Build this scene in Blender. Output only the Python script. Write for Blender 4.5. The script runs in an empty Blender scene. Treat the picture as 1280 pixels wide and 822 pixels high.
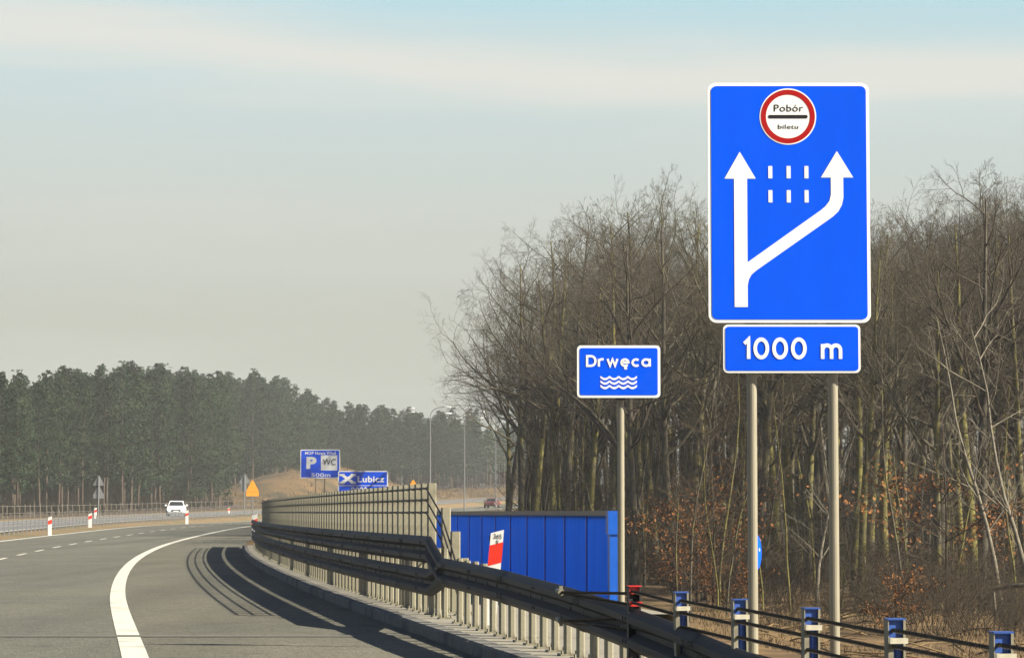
import bpy, math, random
import numpy as np
from mathutils import Vector, Matrix

S = bpy.context.scene
COL = S.collection
R = math.radians
random.seed(7)

# ------------------------------------------------------------------ camera, world, sun, exposure
CAM_H = 1.3
F = 3400.0                       # focal length in pixels of the 1280 wide photograph
PITCH = math.atan(229.0 / F)
cam_d = bpy.data.cameras.new('camera'); cam = bpy.data.objects.new('camera', cam_d); COL.objects.link(cam)
cam_d.sensor_width = 36; cam_d.lens = 36 * F / 1280; cam_d.clip_start = 0.5; cam_d.clip_end = 9000
cam.location = (0, 0, CAM_H); cam.rotation_euler = (R(90) + PITCH, 0, 0)
S.camera = cam

SUN_EL = R(32); SUN_AZ = R(109)  # azimuth clockwise from +Y
S_DIR = Vector((math.sin(SUN_AZ) * math.cos(SUN_EL), math.cos(SUN_AZ) * math.cos(SUN_EL), math.sin(SUN_EL)))
EXPO = 1.45
K = 2 ** -EXPO

world = bpy.data.worlds.new('World'); S.world = world; world.use_nodes = True
wn = world.node_tree; wn.nodes.clear()
def N(t, typ, **kw):
    n = t.nodes.new(typ)
    for k, v in kw.items(): setattr(n, k, v)
    return n
def L(t, a, b): t.links.new(a, b)
def MATH(t, op, a, b=None, clamp=False):
    n = N(t, 'ShaderNodeMath', operation=op, use_clamp=clamp)
    for i, v in enumerate((a, b)):
        if v is None: continue
        if isinstance(v, (int, float)): n.inputs[i].default_value = v
        else: L(t, v, n.inputs[i])
    return n.outputs[0]
def RAMP(t, fac, stops, interp='LINEAR'):
    n = N(t, 'ShaderNodeValToRGB'); cr = n.color_ramp; cr.interpolation = interp
    while len(cr.elements) < len(stops): cr.elements.new(0.5)
    for e, (p, c) in zip(cr.elements, stops):
        e.position = p; e.color = (c[0], c[1], c[2], 1) if not isinstance(c, (int, float)) else (c, c, c, 1)
    L(t, fac, n.inputs[0]); return n.outputs[0]
def MIX(t, fac, a, b):
    n = N(t, 'ShaderNodeMix', data_type='RGBA')
    for s, v in ((n.inputs[0], fac), (n.inputs[6], a), (n.inputs[7], b)):
        if isinstance(v, (int, float)): s.default_value = v
        elif isinstance(v, tuple): s.default_value = (v[0], v[1], v[2], 1)
        else: L(t, v, s)
    return n.outputs[2]

sky = N(wn, 'ShaderNodeTexSky', sky_type='NISHITA'); sky.sun_disc = False
sky.sun_elevation = SUN_EL; sky.sun_rotation = SUN_AZ; sky.air_density = 0.5; sky.dust_density = 0.4
bg1 = N(wn, 'ShaderNodeBackground'); bg1.inputs[1].default_value = 0.05; L(wn, sky.outputs[0], bg1.inputs[0])
tc = N(wn, 'ShaderNodeTexCoord'); sx = N(wn, 'ShaderNodeSeparateXYZ'); L(wn, tc.outputs['Generated'], sx.inputs[0])
# thin high haze and cirrus towards the horizon
zz = sx.outputs[2]
hz = RAMP(wn, MATH(wn, 'MULTIPLY', zz, 4.0, True), [
    (0.0, (0.51, 0.52, 0.455)), (0.28, (0.545, 0.555, 0.485)), (0.45, (0.60, 0.64, 0.595)), (0.60, (0.585, 0.69, 0.69)), (0.76, (0.46, 0.71, 0.80)), (1.0, (0.38, 0.58, 0.75))])
mp = N(wn, 'ShaderNodeMapping'); mp.inputs['Scale'].default_value = (2.2, 2.2, 20); L(wn, tc.outputs['Generated'], mp.inputs[0])
nz = N(wn, 'ShaderNodeTexNoise'); nz.inputs['Scale'].default_value = 2.6; nz.inputs['Detail'].default_value = 5; L(wn, mp.outputs[0], nz.inputs[0])
wob = MATH(wn, 'MULTIPLY', MATH(wn, 'SUBTRACT', nz.outputs[0], 0.5), 0.030)
g = MATH(wn, 'ADD', MATH(wn, 'ADD', zz, MATH(wn, 'MULTIPLY', sx.outputs[0], 0.045)), wob)
g = MATH(wn, 'SUBTRACT', g, 0.164)
band = MATH(wn, 'POWER', 2.718, MATH(wn, 'MULTIPLY', MATH(wn, 'MULTIPLY', g, g), -6500.0))
band = MATH(wn, 'MULTIPLY', band, 0.85)
soft = MATH(wn, 'MULTIPLY', RAMP(wn, nz.outputs[0], [(0.45, 0.0), (0.75, 1.0)]), 0.25)
cl = MIX(wn, soft, hz, (0.70, 0.70, 0.64))
cl = MIX(wn, band, cl, (0.79, 0.775, 0.71))
bg2 = N(wn, 'ShaderNodeBackground'); bg2.inputs[1].default_value = K; L(wn, cl, bg2.inputs[0])
mx = N(wn, 'ShaderNodeMixShader'); ahead = RAMP(wn, sx.outputs[1], [(0.35, 0.0), (0.85, 1.0)], 'EASE')   # haze kept ahead only; the unseen clear sky behind is invented to cut ambient light
L(wn, MATH(wn, 'MULTIPLY', RAMP(wn, zz, [(0.188, 1.0), (0.25, 0.0)], 'EASE'), ahead), mx.inputs[0])
L(wn, bg1.outputs[0], mx.inputs[1]); L(wn, bg2.outputs[0], mx.inputs[2])
wo = N(wn, 'ShaderNodeOutputWorld'); L(wn, mx.outputs[0], wo.inputs[0])

sun_d = bpy.data.lights.new('sun', 'SUN'); sun_d.energy = 5.0; sun_d.angle = R(0.5); sun_d.color = (1.0, 0.93, 0.80)
sun = bpy.data.objects.new('sun', sun_d); COL.objects.link(sun); sun.location = S_DIR * 100
sun.rotation_euler = (-S_DIR).to_track_quat('-Z', 'Y').to_euler()

vs = S.view_settings; vs.view_transform = 'Standard'; vs.look = 'None'; vs.exposure = EXPO; vs.gamma = 1; vs.use_curve_mapping = False
S.render.engine = 'CYCLES'
S.cycles.max_bounces = 6; S.cycles.diffuse_bounces = 3; S.cycles.volume_bounces = 0; S.cycles.transparent_max_bounces = 8

# ------------------------------------------------------------------ pixel <-> place
def at(px, py, D):
    cx = (px - 640) / F; cy = (411 - py) / F
    d = Vector((cx, math.cos(PITCH) - cy * math.sin(PITCH), math.sin(PITCH) + cy * math.cos(PITCH)))
    return Vector((0, 0, CAM_H)) + d * (D / d.y)

# ------------------------------------------------------------------ road alignment (right edge line; u = metres to its right)
class Curve:
    def __init__(s, pts):
        s.x = np.array([p[0] for p in pts], float); s.y = np.array([p[1] for p in pts], float)
        h = np.diff(s.x); d = np.diff(s.y) / h
        m = np.zeros(len(s.x)); m[0] = d[0]; m[-1] = d[-1]
        m[1:-1] = (d[:-1] * h[1:] + d[1:] * h[:-1]) / (h[:-1] + h[1:]); s.m = m
    def __call__(s, t):
        i = int(min(max(np.searchsorted(s.x, t) - 1, 0), len(s.x) - 2)); h = s.x[i + 1] - s.x[i]; q = (t - s.x[i]) / h
        if q < 0: return float(s.y[0] + s.m[0] * (t - s.x[0]))
        if q > 1: return float(s.y[-1] + s.m[-1] * (t - s.x[-1]))
        return float((2*q**3-3*q**2+1)*s.y[i] + (q**3-2*q**2+q)*h*s.m[i] + (-2*q**3+3*q**2)*s.y[i+1] + (q**3-q**2)*h*s.m[i+1])
XW = Curve([(-30, 5.1), (0, 0.43), (12, -1.43), (24.3, -3.34), (44, -6.35), (63, -8.9), (98, -12.75), (142, -16.0), (190, -18.3), (265, -18.6), (350, -11.5), (420, -0.8), (500, 16), (600, 43), (750, 95)])
ZR = Curve([(-30, 0), (60, 0), (90, 0.01), (142, 0.15), (190, 0.33), (265, 0.42), (350, 1.15), (420, 2.0), (500, 3.4), (600, 5.4), (750, 8)])
ZO = Curve([(-30, 0.10), (100, 0.10), (125, 0.16), (157, 0.33), (208, 0.60), (265, 0.90), (350, 1.7), (420, 2.6), (500, 4.0), (600, 6.0), (750, 8.6)])
def P(D, u, dz=0.0):
    h = math.atan((XW(D + .5) - XW(D - .5)))
    return Vector((XW(D) + u * math.cos(h), D - u * math.sin(h), ZR(D) + dz))
def heading(D): return math.atan(XW(D + .5) - XW(D - .5))
def station(D, u):
    """station whose offset point lies at depth D"""
    s = D
    for _ in range(8): s += D - P(s, u).y
    return s
def ux(px, D):
    """offset u of the point that shows at pixel column px at depth D, and its station"""
    X = (px - 640) / F * D; s = D; u = 0
    for _ in range(20):
        h = heading(s); p = P(s, 0); u = (X - p.x) * math.cos(h) - (D - p.y) * math.sin(h)
        s += (D - P(s, u).y)
    return u, s
def opp_z(D, u):
    """cross-section of the land left of the road"""
    zr = ZR(D); zo = ZO(D)
    if u > -8.2: return zr - 0.03
    if u > -10.3: return zr - 0.03 + (zo - zr + 0.03) * (-8.2 - u) / 2.1
    return zo
def ground_z(D, u):
    zr = ZR(D)
    if u < -8.2: return opp_z(D, u) - (0.02 if u > -20 else 0) + (0.0 if u > -24 else min(0.8, (-24 - u) * 0.02))
    if u <= 6.3: return zr - 0.05
    f = max(0.0, min(1.0, (D - 190) / 160.0))
    prof = np.interp(u, [6.3, 6.9, 12, 30, 60, 140, 300], [-0.05, -0.25, -1.7, -2.1, -2.6, -3.0, -3.2])
    return zr + prof * (1 - f) + (-0.05 - 0.01 * (u - 6.3)) * f

# ------------------------------------------------------------------ mesh helpers
class MB:
    def __init__(s): s.v = []; s.f = []; s.m = []
    def add(s, vs, fs, mi=0):
        b = len(s.v); s.v.extend([tuple(v) for v in vs]); s.f.extend([tuple(i + b for i in f) for f in fs]); s.m.extend([mi] * len(fs)); return s
    def box(s, c, d, rot=None, mi=0):
        vs = [Vector((x * d[0] / 2, y * d[1] / 2, z * d[2] / 2)) for z in (-1, 1) for y in (-1, 1) for x in (-1, 1)]
        if rot is not None: vs = [rot @ v for v in vs]
        vs = [v + Vector(c) for v in vs]
        return s.add(vs, [(0, 2, 3, 1), (4, 5, 7, 6), (0, 1, 5, 4), (1, 3, 7, 5), (3, 2, 6, 7), (2, 0, 4, 6)], mi)
    def tube(s, pts, radii, n=8, cap=True, mi=0):
        pts = [Vector(p) for p in pts]
        if isinstance(radii, (int, float)): radii = [radii] * len(pts)
        vs = []; k = len(pts)
        for i, p in enumerate(pts):
            t = (pts[min(i + 1, k - 1)] - pts[max(i - 1, 0)])
            t = t.normalized() if t.length > 1e-9 else Vector((0, 0, 1))
            a = Vector((1, 0, 0)) if abs(t.x) < 0.8 else Vector((0, 1, 0))
            e1 = t.cross(a).normalized(); e2 = t.cross(e1)
            for j in range(n):
                w = 2 * math.pi * j / n; vs.append(p + (e1 * math.cos(w) + e2 * math.sin(w)) * radii[i])
        fs = [(i * n + j, i * n + (j + 1) % n, (i + 1) * n + (j + 1) % n, (i + 1) * n + j) for i in range(k - 1) for j in range(n)]
        if cap: fs += [tuple(range(n - 1, -1, -1)), tuple((k - 1) * n + j for j in range(n))]
        return s.add(vs, fs, mi)
    def sweep(s, sections, closed=True, caps=True, mi=0):
        """sections: list of equal-length lists of points"""
        n = len(sections[0]); vs = [p for sec in sections for p in sec]; fs = []
        for i in range(len(sections) - 1):
            for j in range(n if closed else n - 1):
                fs.append((i * n + j, i * n + (j + 1) % n, (i + 1) * n + (j + 1) % n, (i + 1) * n + j))
        if closed and caps: fs += [tuple(range(n - 1, -1, -1)), tuple((len(sections) - 1) * n + j for j in range(n))]
        return s.add(vs, fs, mi)
    def prism(s, poly, y0, y1, mi=0):
        """poly of (x,z) counter-clockwise seen from -y; extruded y0 (front) .. y1 (back)"""
        n = len(poly); vs = [(x, y0, z) for x, z in poly] + [(x, y1, z) for x, z in poly]
        fs = [tuple(range(n)), tuple(range(2 * n - 1, n - 1, -1))] + [(j, j + n, (j + 1) % n + n, (j + 1) % n) for j in range(n)]
        return s.add(vs, fs, mi)
    def build(s, name, mats, parent=None, smooth=False, loc=None, rot=None):
        me = bpy.data.meshes.new(name); me.from_pydata(s.v, [], s.f)
        if not isinstance(mats, (list, tuple)): mats = [mats]
        for m in mats: me.materials.append(m)
        if len(mats) > 1: me.polygons.foreach_set('material_index', s.m)
        if smooth: me.polygons.foreach_set('use_smooth', [True] * len(s.f))
        me.update()
        o = bpy.data.objects.new(name, me); COL.objects.link(o)
        if parent is not None: o.parent = parent
        if loc is not None: o.location = loc
        if rot is not None: o.rotation_euler = rot
        return o
def tag(o, label=None, cat=None, group=None, kind=None):
    if label: o['label'] = label
    if cat: o['category'] = cat
    if group: o['group'] = group
    if kind: o['kind'] = kind
    return o
def thing(name, label, cat, loc=(0, 0, 0), rz=0.0, group=None):
    o = bpy.data.objects.new(name, None); COL.objects.link(o); o.location = loc; o.rotation_euler = (0, 0, rz)
    o.empty_display_size = 0.2
    return tag(o, label, cat, group)
def copy_tree(o, parent=None):
    c = o.copy(); COL.objects.link(c); c.parent = parent
    for ch in o.children: copy_tree(ch, c)
    return c
def drange(a, b, step):
    n = max(1, int(round((b - a) / step))); return [a + (b - a) * i / n for i in range(n + 1)]
def sheet(stations, us, zf, name, mat, kind='structure'):
    m = MB(); m.sweep([[P(D, u, 0) + Vector((0, 0, zf(D, u) - ZR(D))) for u in us] for D in stations], closed=False)
    m.f = [tuple(reversed(f)) for f in m.f]
    return tag(m.build(name, mat, smooth=True), kind=kind)

# ------------------------------------------------------------------ materials
def mat(name, col, rough=0.7, metal=0.0, spec=0.3):
    m = bpy.data.materials.new(name); m.use_nodes = True; b = m.node_tree.nodes['Principled BSDF']
    b.inputs['Base Color'].default_value = (*col, 1); b.inputs['Roughness'].default_value = rough; b.inputs['Metallic'].default_value = metal
    b.inputs['Specular IOR Level'].default_value = spec
    return m
def noisy(name, c1, c2, scale=8.0, rough=0.8, metal=0.0, detail=6, bump=0.0, coords='Object', stretch=(1, 1, 1), lo=0.35, hi=0.65, spec=0.3, c3=None, s3=1.0, lo3=.5, hi3=.65, bscale=None):
    m = mat(name, c1, rough, metal, spec); t = m.node_tree; b = t.nodes['Principled BSDF']
    tcn = N(t, 'ShaderNodeTexCoord'); mpn = N(t, 'ShaderNodeMapping'); mpn.inputs['Scale'].default_value = stretch
    L(t, tcn.outputs[coords], mpn.inputs[0])
    n1 = N(t, 'ShaderNodeTexNoise'); n1.inputs['Scale'].default_value = scale; n1.inputs['Detail'].default_value = detail; n1.inputs['Roughness'].default_value = 0.65
    L(t, mpn.outputs[0], n1.inputs[0])
    c = MIX(t, RAMP(t, n1.outputs[0], [(lo, 0.0), (hi, 1.0)]), c1, c2)
    if c3:
        n2 = N(t, 'ShaderNodeTexNoise'); n2.inputs['Scale'].default_value = s3; n2.inputs['Detail'].default_value = 4; L(t, mpn.outputs[0], n2.inputs[0])
        c = MIX(t, RAMP(t, n2.outputs[0], [(lo3, 0.0), (hi3, 1.0)]), c, c3)
    L(t, c, b.inputs['Base Color'])
    if bump:
        bn = N(t, 'ShaderNodeBump'); bn.inputs['Strength'].default_value = bump; bn.inputs['Distance'].default_value = 0.02
        src = n1.outputs[0]
        if bscale:
            n3 = N(t, 'ShaderNodeTexNoise'); n3.inputs['Scale'].default_value = bscale; n3.inputs['Detail'].default_value = 3; L(t, mpn.outputs[0], n3.inputs[0]); src = n3.outputs[0]
        L(t, src, bn.inputs['Height']); L(t, bn.outputs[0], b.inputs['Normal'])
    return m
def objvar(m, amt=0.35):
    """per-object brightness variation"""
    t = m.node_tree; b = t.nodes['Principled BSDF']; src = b.inputs['Base Color'].links[0].from_socket
    oi = N(t, 'ShaderNodeObjectInfo'); hs = N(t, 'ShaderNodeHueSaturation')
    L(t, MATH(t, 'ADD', MATH(t, 'MULTIPLY', oi.outputs['Random'], amt * 2), 1 - amt), hs.inputs['Value'])
    L(t, MATH(t, 'ADD', MATH(t, 'MULTIPLY', oi.outputs['Random'], 0.04), 0.48), hs.inputs['Hue'])
    L(t, src, hs.inputs['Color']); L(t, hs.outputs[0], b.inputs['Base Color']); return m

def asphalt(name, base, warm, agg=0.5):
    m = mat(name, base, 0.85, 0, 0.25); t = m.node_tree; b = t.nodes['Principled BSDF']
    tcn = N(t, 'ShaderNodeTexCoord')
    big = N(t, 'ShaderNodeTexNoise'); big.inputs['Scale'].default_value = 0.22; big.inputs['Detail'].default_value = 5; L(t, tcn.outputs['Object'], big.inputs[0])
    mid = N(t, 'ShaderNodeTexNoise'); mid.inputs['Scale'].default_value = 3.0; mid.inputs['Detail'].default_value = 6; L(t, tcn.outputs['Object'], mid.inputs[0])
    st = N(t, 'ShaderNodeTexVoronoi'); st.inputs['Scale'].default_value = 42; L(t, tcn.outputs['Object'], st.inputs[0])
    fn = N(t, 'ShaderNodeTexNoise'); fn.inputs['Scale'].default_value = 90; fn.inputs['Detail'].default_value = 2; L(t, tcn.outputs['Object'], fn.inputs[0])
    c = MIX(t, RAMP(t, big.outputs[0], [(0.38, 0.0), (0.62, 1.0)]), base, warm)
    k = MATH(t, 'ADD', MATH(t, 'MULTIPLY', MATH(t, 'SUBTRACT', mid.outputs[0], 0.5), 0.45), 1.0)
    # polished and oily wheel tracks along the lanes, and blotches
    mpt = N(t, 'ShaderNodeMapping'); mpt.inputs['Rotation'].default_value = (0, 0, -0.15); mpt.inputs['Scale'].default_value = (0.75, 0.018, 1); L(t, tcn.outputs['Object'], mpt.inputs[0])
    trk = N(t, 'ShaderNodeTexNoise'); trk.inputs['Scale'].default_value = 1.0; trk.inputs['Detail'].default_value = 3; L(t, mpt.outputs[0], trk.inputs[0])
    k = MATH(t, 'MULTIPLY', k, MATH(t, 'ADD', MATH(t, 'MULTIPLY', MATH(t, 'SUBTRACT', trk.outputs[0], 0.5), 0.75), 1.0))
    blo = N(t, 'ShaderNodeTexNoise'); blo.inputs['Scale'].default_value = 0.8; blo.inputs['Detail'].default_value = 7; blo.inputs['Roughness'].default_value = 0.7; L(t, tcn.outputs['Object'], blo.inputs[0])
    k = MATH(t, 'MULTIPLY', k, RAMP(t, blo.outputs[0], [(0.28, 0.62), (0.42, 1.0)]))
    sep = N(t, 'ShaderNodeSeparateXYZ'); L(t, st.outputs['Color'], sep.inputs[0])
    k = MATH(t, 'MULTIPLY', k, MATH(t, 'ADD', MATH(t, 'MULTIPLY', MATH(t, 'SUBTRACT', sep.outputs[0], 0.5), agg), 1.0))
    k = MATH(t, 'MULTIPLY', k, MATH(t, 'ADD', MATH(t, 'MULTIPLY', MATH(t, 'SUBTRACT', fn.outputs[0], 0.5), agg), 1.0))
    vm = N(t, 'ShaderNodeVectorMath', operation='SCALE'); L(t, c, vm.inputs[0]); L(t, k, vm.inputs['Scale'])
    L(t, vm.outputs[0], b.inputs['Base Color'])
    bn = N(t, 'ShaderNodeBump'); bn.inputs['Strength'].default_value = 0.5; bn.inputs['Distance'].default_value = 0.012
    L(t, st.outputs['Distance'], bn.inputs['Height']); L(t, bn.outputs[0], b.inputs['Normal'])
    return m

M = {}
M['asphalt'] = asphalt('asphalt', (0.098, 0.096, 0.076), (0.114, 0.110, 0.083), 0.7)
M['shoulder'] = asphalt('shoulder asphalt', (0.116, 0.108, 0.078), (0.098, 0.094, 0.071), 0.65)
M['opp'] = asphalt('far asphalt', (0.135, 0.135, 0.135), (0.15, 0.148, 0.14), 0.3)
M['paint'] = noisy('road paint', (0.62, 0.59, 0.49), (0.50, 0.475, 0.39), 9, 0.6, c3=(0.34, 0.325, 0.27), s3=1.6, lo3=.52, hi3=.72)
M['concrete'] = noisy('walkway concrete', (0.27, 0.245, 0.185), (0.20, 0.185, 0.145), 14, 0.9, bump=0.4, c3=(0.2, 0.185, 0.15), s3=1.1)
M['kerb'] = noisy('kerb concrete', (0.165, 0.158, 0.135), (0.115, 0.11, 0.098), 10, 0.9, bump=0.3, c3=(0.075, 0.072, 0.066), s3=1.4)
M['joint'] = noisy('joint concrete', (0.128, 0.122, 0.095), (0.098, 0.094, 0.075), 6, 0.85)
M['rubber'] = mat('joint rubber', (0.03, 0.03, 0.03), 0.7)
M['litter'] = noisy('leaf litter', (0.145, 0.086, 0.031), (0.048, 0.030, 0.013), 1.6, 0.95, detail=10, bump=0.8, c3=(0.17, 0.110, 0.042), s3=0.3, bscale=9)  # leaf colours, with contrast raised to paint in tree shadows too
M['drygrass'] = noisy('dry grass', (0.20, 0.13, 0.058), (0.13, 0.095, 0.048), 1.5, 0.95, detail=9, c3=(0.115, 0.10, 0.045), s3=0.12, bump=0.6, bscale=6)
M['sand'] = noisy('sandy slope', (0.150, 0.092, 0.036), (0.085, 0.054, 0.024), 0.35, 0.95, detail=12, c3=(0.055, 0.042, 0.021), s3=0.16, lo3=.45, hi3=.62)
M['galv'] = noisy('galvanised steel', (0.245, 0.225, 0.155), (0.205, 0.187, 0.127), 30, 0.6, 0.1, c3=(0.15, 0.132, 0.088), s3=6)
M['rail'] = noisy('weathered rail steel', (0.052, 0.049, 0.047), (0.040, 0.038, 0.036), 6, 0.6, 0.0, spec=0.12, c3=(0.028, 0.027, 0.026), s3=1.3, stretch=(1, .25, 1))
M['dark'] = mat('dark steel', (0.03, 0.028, 0.027), 0.6, 0.3)
M['cable'] = noisy('steel cable', (0.075, 0.065, 0.055), (0.04, 0.036, 0.03), 40, 0.35, 0.4, spec=0.6)  # dark base colour stands in for shade on the road side of the ropes
M['pole'] = noisy('pole steel', (0.255, 0.23, 0.162), (0.215, 0.192, 0.136), 5, 0.5, 0.1, stretch=(3, 3, .6))
M['blue'] = noisy('sign blue', (0.0006, 0.088, 0.80), (0.0006, 0.078, 0.72), 2.2, 0.55, spec=0.06, stretch=(1, 1, .25))
M['white'] = noisy('sign white', (0.86, 0.85, 0.80), (0.82, 0.80, 0.73), 2, 0.4, spec=0.5)
M['black'] = mat('sign black', (0.012, 0.012, 0.012), 0.5)
M['red'] = mat('sign red', (0.36, 0.010, 0.010), 0.5, spec=0.1)
M['signback'] = noisy('sign back aluminium', (0.24, 0.24, 0.23), (0.19, 0.19, 0.185), 2, 0.5, 0.2)
M['orange'] = mat('sign orange', (0.85, 0.33, 0.015), 0.45)
M['postblue'] = noisy('blue post paint', (0.035, 0.085, 0.30), (0.022, 0.055, 0.19), 18, 0.4, c3=(0.09, 0.10, 0.16), s3=9, lo3=.58, hi3=.68)
M['postred'] = noisy('red post paint', (0.50, 0.025, 0.02), (0.40, 0.02, 0.015), 25, 0.45)
M['reflector'] = noisy('pale reflector', (0.46, 0.42, 0.31), (0.36, 0.33, 0.24), 30, 0.5)
M['plastic'] = noisy('white plastic', (0.82, 0.80, 0.72), (0.74, 0.72, 0.64), 9, 0.45)
M['delred'] = mat('red band', (0.75, 0.035, 0.015), 0.4)
M['lampwhite'] = mat('lamp housing', (0.85, 0.85, 0.83), 0.3)  # white paints in the sun's glare on the unlit heads
M['lamppole'] = mat('lamp pole', (0.17, 0.17, 0.165), 0.5, 0.2)

def blue_panel():
    m = mat('translucent blue panel', (0.002, 0.16, 0.5), 0.5, spec=0.06); t = m.node_tree; b = t.nodes['Principled BSDF']
    tr = N(t, 'ShaderNodeBsdfTranslucent'); tr.inputs[0].default_value = (0.001, 0.215, 0.62, 1)
    mxs = N(t, 'ShaderNodeMixShader'); mxs.inputs[0].default_value = 0.55
    tcn = N(t, 'ShaderNodeTexCoord'); w = N(t, 'ShaderNodeTexNoise'); w.inputs['Scale'].default_value = 2.5; w.inputs['Detail'].default_value = 6; wm_ = N(t, 'ShaderNodeMapping'); wm_.inputs['Scale'].default_value = (4, 1, .35); L(t, tcn.outputs['Object'], wm_.inputs[0]); L(t, wm_.outputs[0], w.inputs[0])
    c = MIX(t, w.outputs[0], (0.001, 0.11, 0.33), (0.002, 0.18, 0.47)); L(t, c, b.inputs['Base Color']); c2 = MIX(t, w.outputs[0], (0.001, 0.15, 0.45), (0.001, 0.26, 0.74)); L(t, c2, tr.inputs[0])
    L(t, b.outputs[0], mxs.inputs[1]); L(t, tr.outputs[0], mxs.inputs[2]); L(t, mxs.outputs[0], t.nodes['Material Output'].inputs[0])
    return m
M['panel'] = blue_panel()
M['panelend'] = noisy('bright blue end post', (0.006, 0.085, 0.42), (0.006, 0.075, 0.38), 4, 0.4)
M['coping'] = mat('dark coping', (0.10, 0.10, 0.105), 0.5, 0.2)

def bark(name, c1, c2, moss, amt):
    m = mat(name, c1, 0.95, 0, 0.1); t = m.node_tree; b = t.nodes['Principled BSDF']
    tcn = N(t, 'ShaderNodeTexCoord'); mpn = N(t, 'ShaderNodeMapping'); mpn.inputs['Scale'].default_value = (1, 1, 0.2); L(t, tcn.outputs['Object'], mpn.inputs[0])
    n1 = N(t, 'ShaderNodeTexNoise'); n1.inputs['Scale'].default_value = 9; n1.inputs['Detail'].default_value = 5; L(t, mpn.outputs[0], n1.inputs[0])
    n2 = N(t, 'ShaderNodeTexNoise'); n2.inputs['Scale'].default_value = 1.2; n2.inputs['Detail'].default_value = 4; L(t, tcn.outputs['Object'], n2.inputs[0])
    oi = N(t, 'ShaderNodeObjectInfo')
    c = MIX(t, RAMP(t, n1.outputs[0], [(0.35, 0.0), (0.65, 1.0)]), c1, c2)
    f = MATH(t, 'ADD', n2.outputs[0], MATH(t, 'MULTIPLY', MATH(t, 'SUBTRACT', oi.outputs['Random'], 0.5), 0.5))
    c = MIX(t, MATH(t, 'MULTIPLY', RAMP(t, f, [(0.42, 0.0), (0.62, 1.0)]), amt), c, moss)
    L(t, c, b.inputs['Base Color']); return m
M['bark'] = bark('bark', (0.100, 0.087, 0.062), (0.048, 0.041, 0.031), (0.140, 0.124, 0.036), 0.95)
M['twig'] = objvar(noisy('twigs', (0.092, 0.077, 0.053), (0.056, 0.047, 0.033), 1.2, 0.95, spec=0.1), 0.3)
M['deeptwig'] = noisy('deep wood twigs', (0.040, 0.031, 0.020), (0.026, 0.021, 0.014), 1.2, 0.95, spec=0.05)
M['palebark'] = noisy('pale bark', (0.18, 0.158, 0.112), (0.09, 0.076, 0.053), 5, 0.9)
M['brush'] = objvar(noisy('brushwood', (0.058, 0.043, 0.028), (0.036, 0.027, 0.018), 1.5, 0.95, spec=0.1), 0.35)
M['rust'] = noisy('withered leaves', (0.25, 0.105, 0.032), (0.13, 0.058, 0.021), 3.5, 0.9, spec=0.1)
M['pinebark'] = noisy('pine bark', (0.085, 0.060, 0.042), (0.05, 0.04, 0.031), 3, 0.95, spec=0.1)
M['needles'] = objvar(noisy('pine needles', (0.034, 0.050, 0.025), (0.020, 0.031, 0.017), 0.9, 0.9, spec=0.05, c3=(0.046, 0.057, 0.028), s3=0.4), 0.3)

M['needlefloor'] = noisy('needle litter', (0.075, 0.052, 0.032), (0.045, 0.034, 0.022), 0.8, 0.95, detail=8)
M['straw'] = noisy('straw', (0.17, 0.112, 0.046), (0.09, 0.058, 0.026), 1.1, 0.9)
M['thinpost'] = mat('thin grey post', (0.19, 0.19, 0.185), 0.6)
# ------------------------------------------------------------------ the ground and the roads
st_all = drange(-30, 60, 3) + drange(64, 750, 7)
us = [-420, -260, -150, -90, -60, -45, -34, -28, -24, -20.5, -19.6, -10.3, -9.5, -8.7, -8.2, -7.95, 0, 6.3, 6.9, 8, 10, 12, 16, 20, 26, 34, 45, 60, 80, 110, 150, 200, 260]
gm = MB()
rng = random.Random(3)
secs = []
for D in st_all:
    row = []
    for u in us:
        p = P(D, u); z = ground_z(D, u)
        if u > 9 or u < -24: z += rng.uniform(-0.10, 0.10)
        row.append(Vector((p.x, p.y, z)))
    secs.append(row)
gm.sweep(secs, closed=False); gm.f = [tuple(reversed(f)) for f in gm.f]
gm.m = [(2 if us[k % (len(us) - 1)] < -25 else 1) if (k % (len(us) - 1)) < 16 else 0 for k in range(len(gm.f))]
tag(gm.build('ground', [M['litter'], M['drygrass'], M['needlefloor']], smooth=True), kind='structure')
fp = MB(); fp.add([(-4000, -400, -6), (4000, -400, -6), (4000, 5000, -6), (-4000, 5000, -6)], [(0, 1, 2, 3)])
tag(fp.build('distant_ground', M['drygrass']), kind='structure')

st_road = drange(-25, 60, 1.5) + drange(62, 700, 4)
sheet(st_road, [-7.95, -5.7, -3.75, -1.8, 0.14], lambda D, u: ZR(D), 'road', M['asphalt'])
sheet(st_road, [0.14, 1.6, 3.06], lambda D, u: ZR(D), 'hard_shoulder', M['shoulder'])
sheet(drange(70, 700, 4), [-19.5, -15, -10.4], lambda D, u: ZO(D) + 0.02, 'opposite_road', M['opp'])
sheet(st_road, [-0.12, 0.12], lambda D, u: ZR(D) + 0.004, 'edge_line', M['paint'])
sheet(st_road, [-7.62, -7.38], lambda D, u: ZR(D) + 0.004, 'far_edge_line', M['paint'])
sheet(drange(70, 700, 4), [-10.95, -10.7], lambda D, u: ZO(D) + 0.024, 'opposite_edge_line', M['paint'])
dm = MB()
for k in range(60):
    a = 3.4 + 7.95 * k
    rows = [[P(D, u, 0.004) for u in (-3.81, -3.69)] for D in drange(a, a + 3.6, 0.9)]
    dm.sweep(rows, closed=False)
dm.f = [tuple(reversed(f)) for f in dm.f]
tag(dm.build('lane_line', M['paint']), kind='structure')
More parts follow.
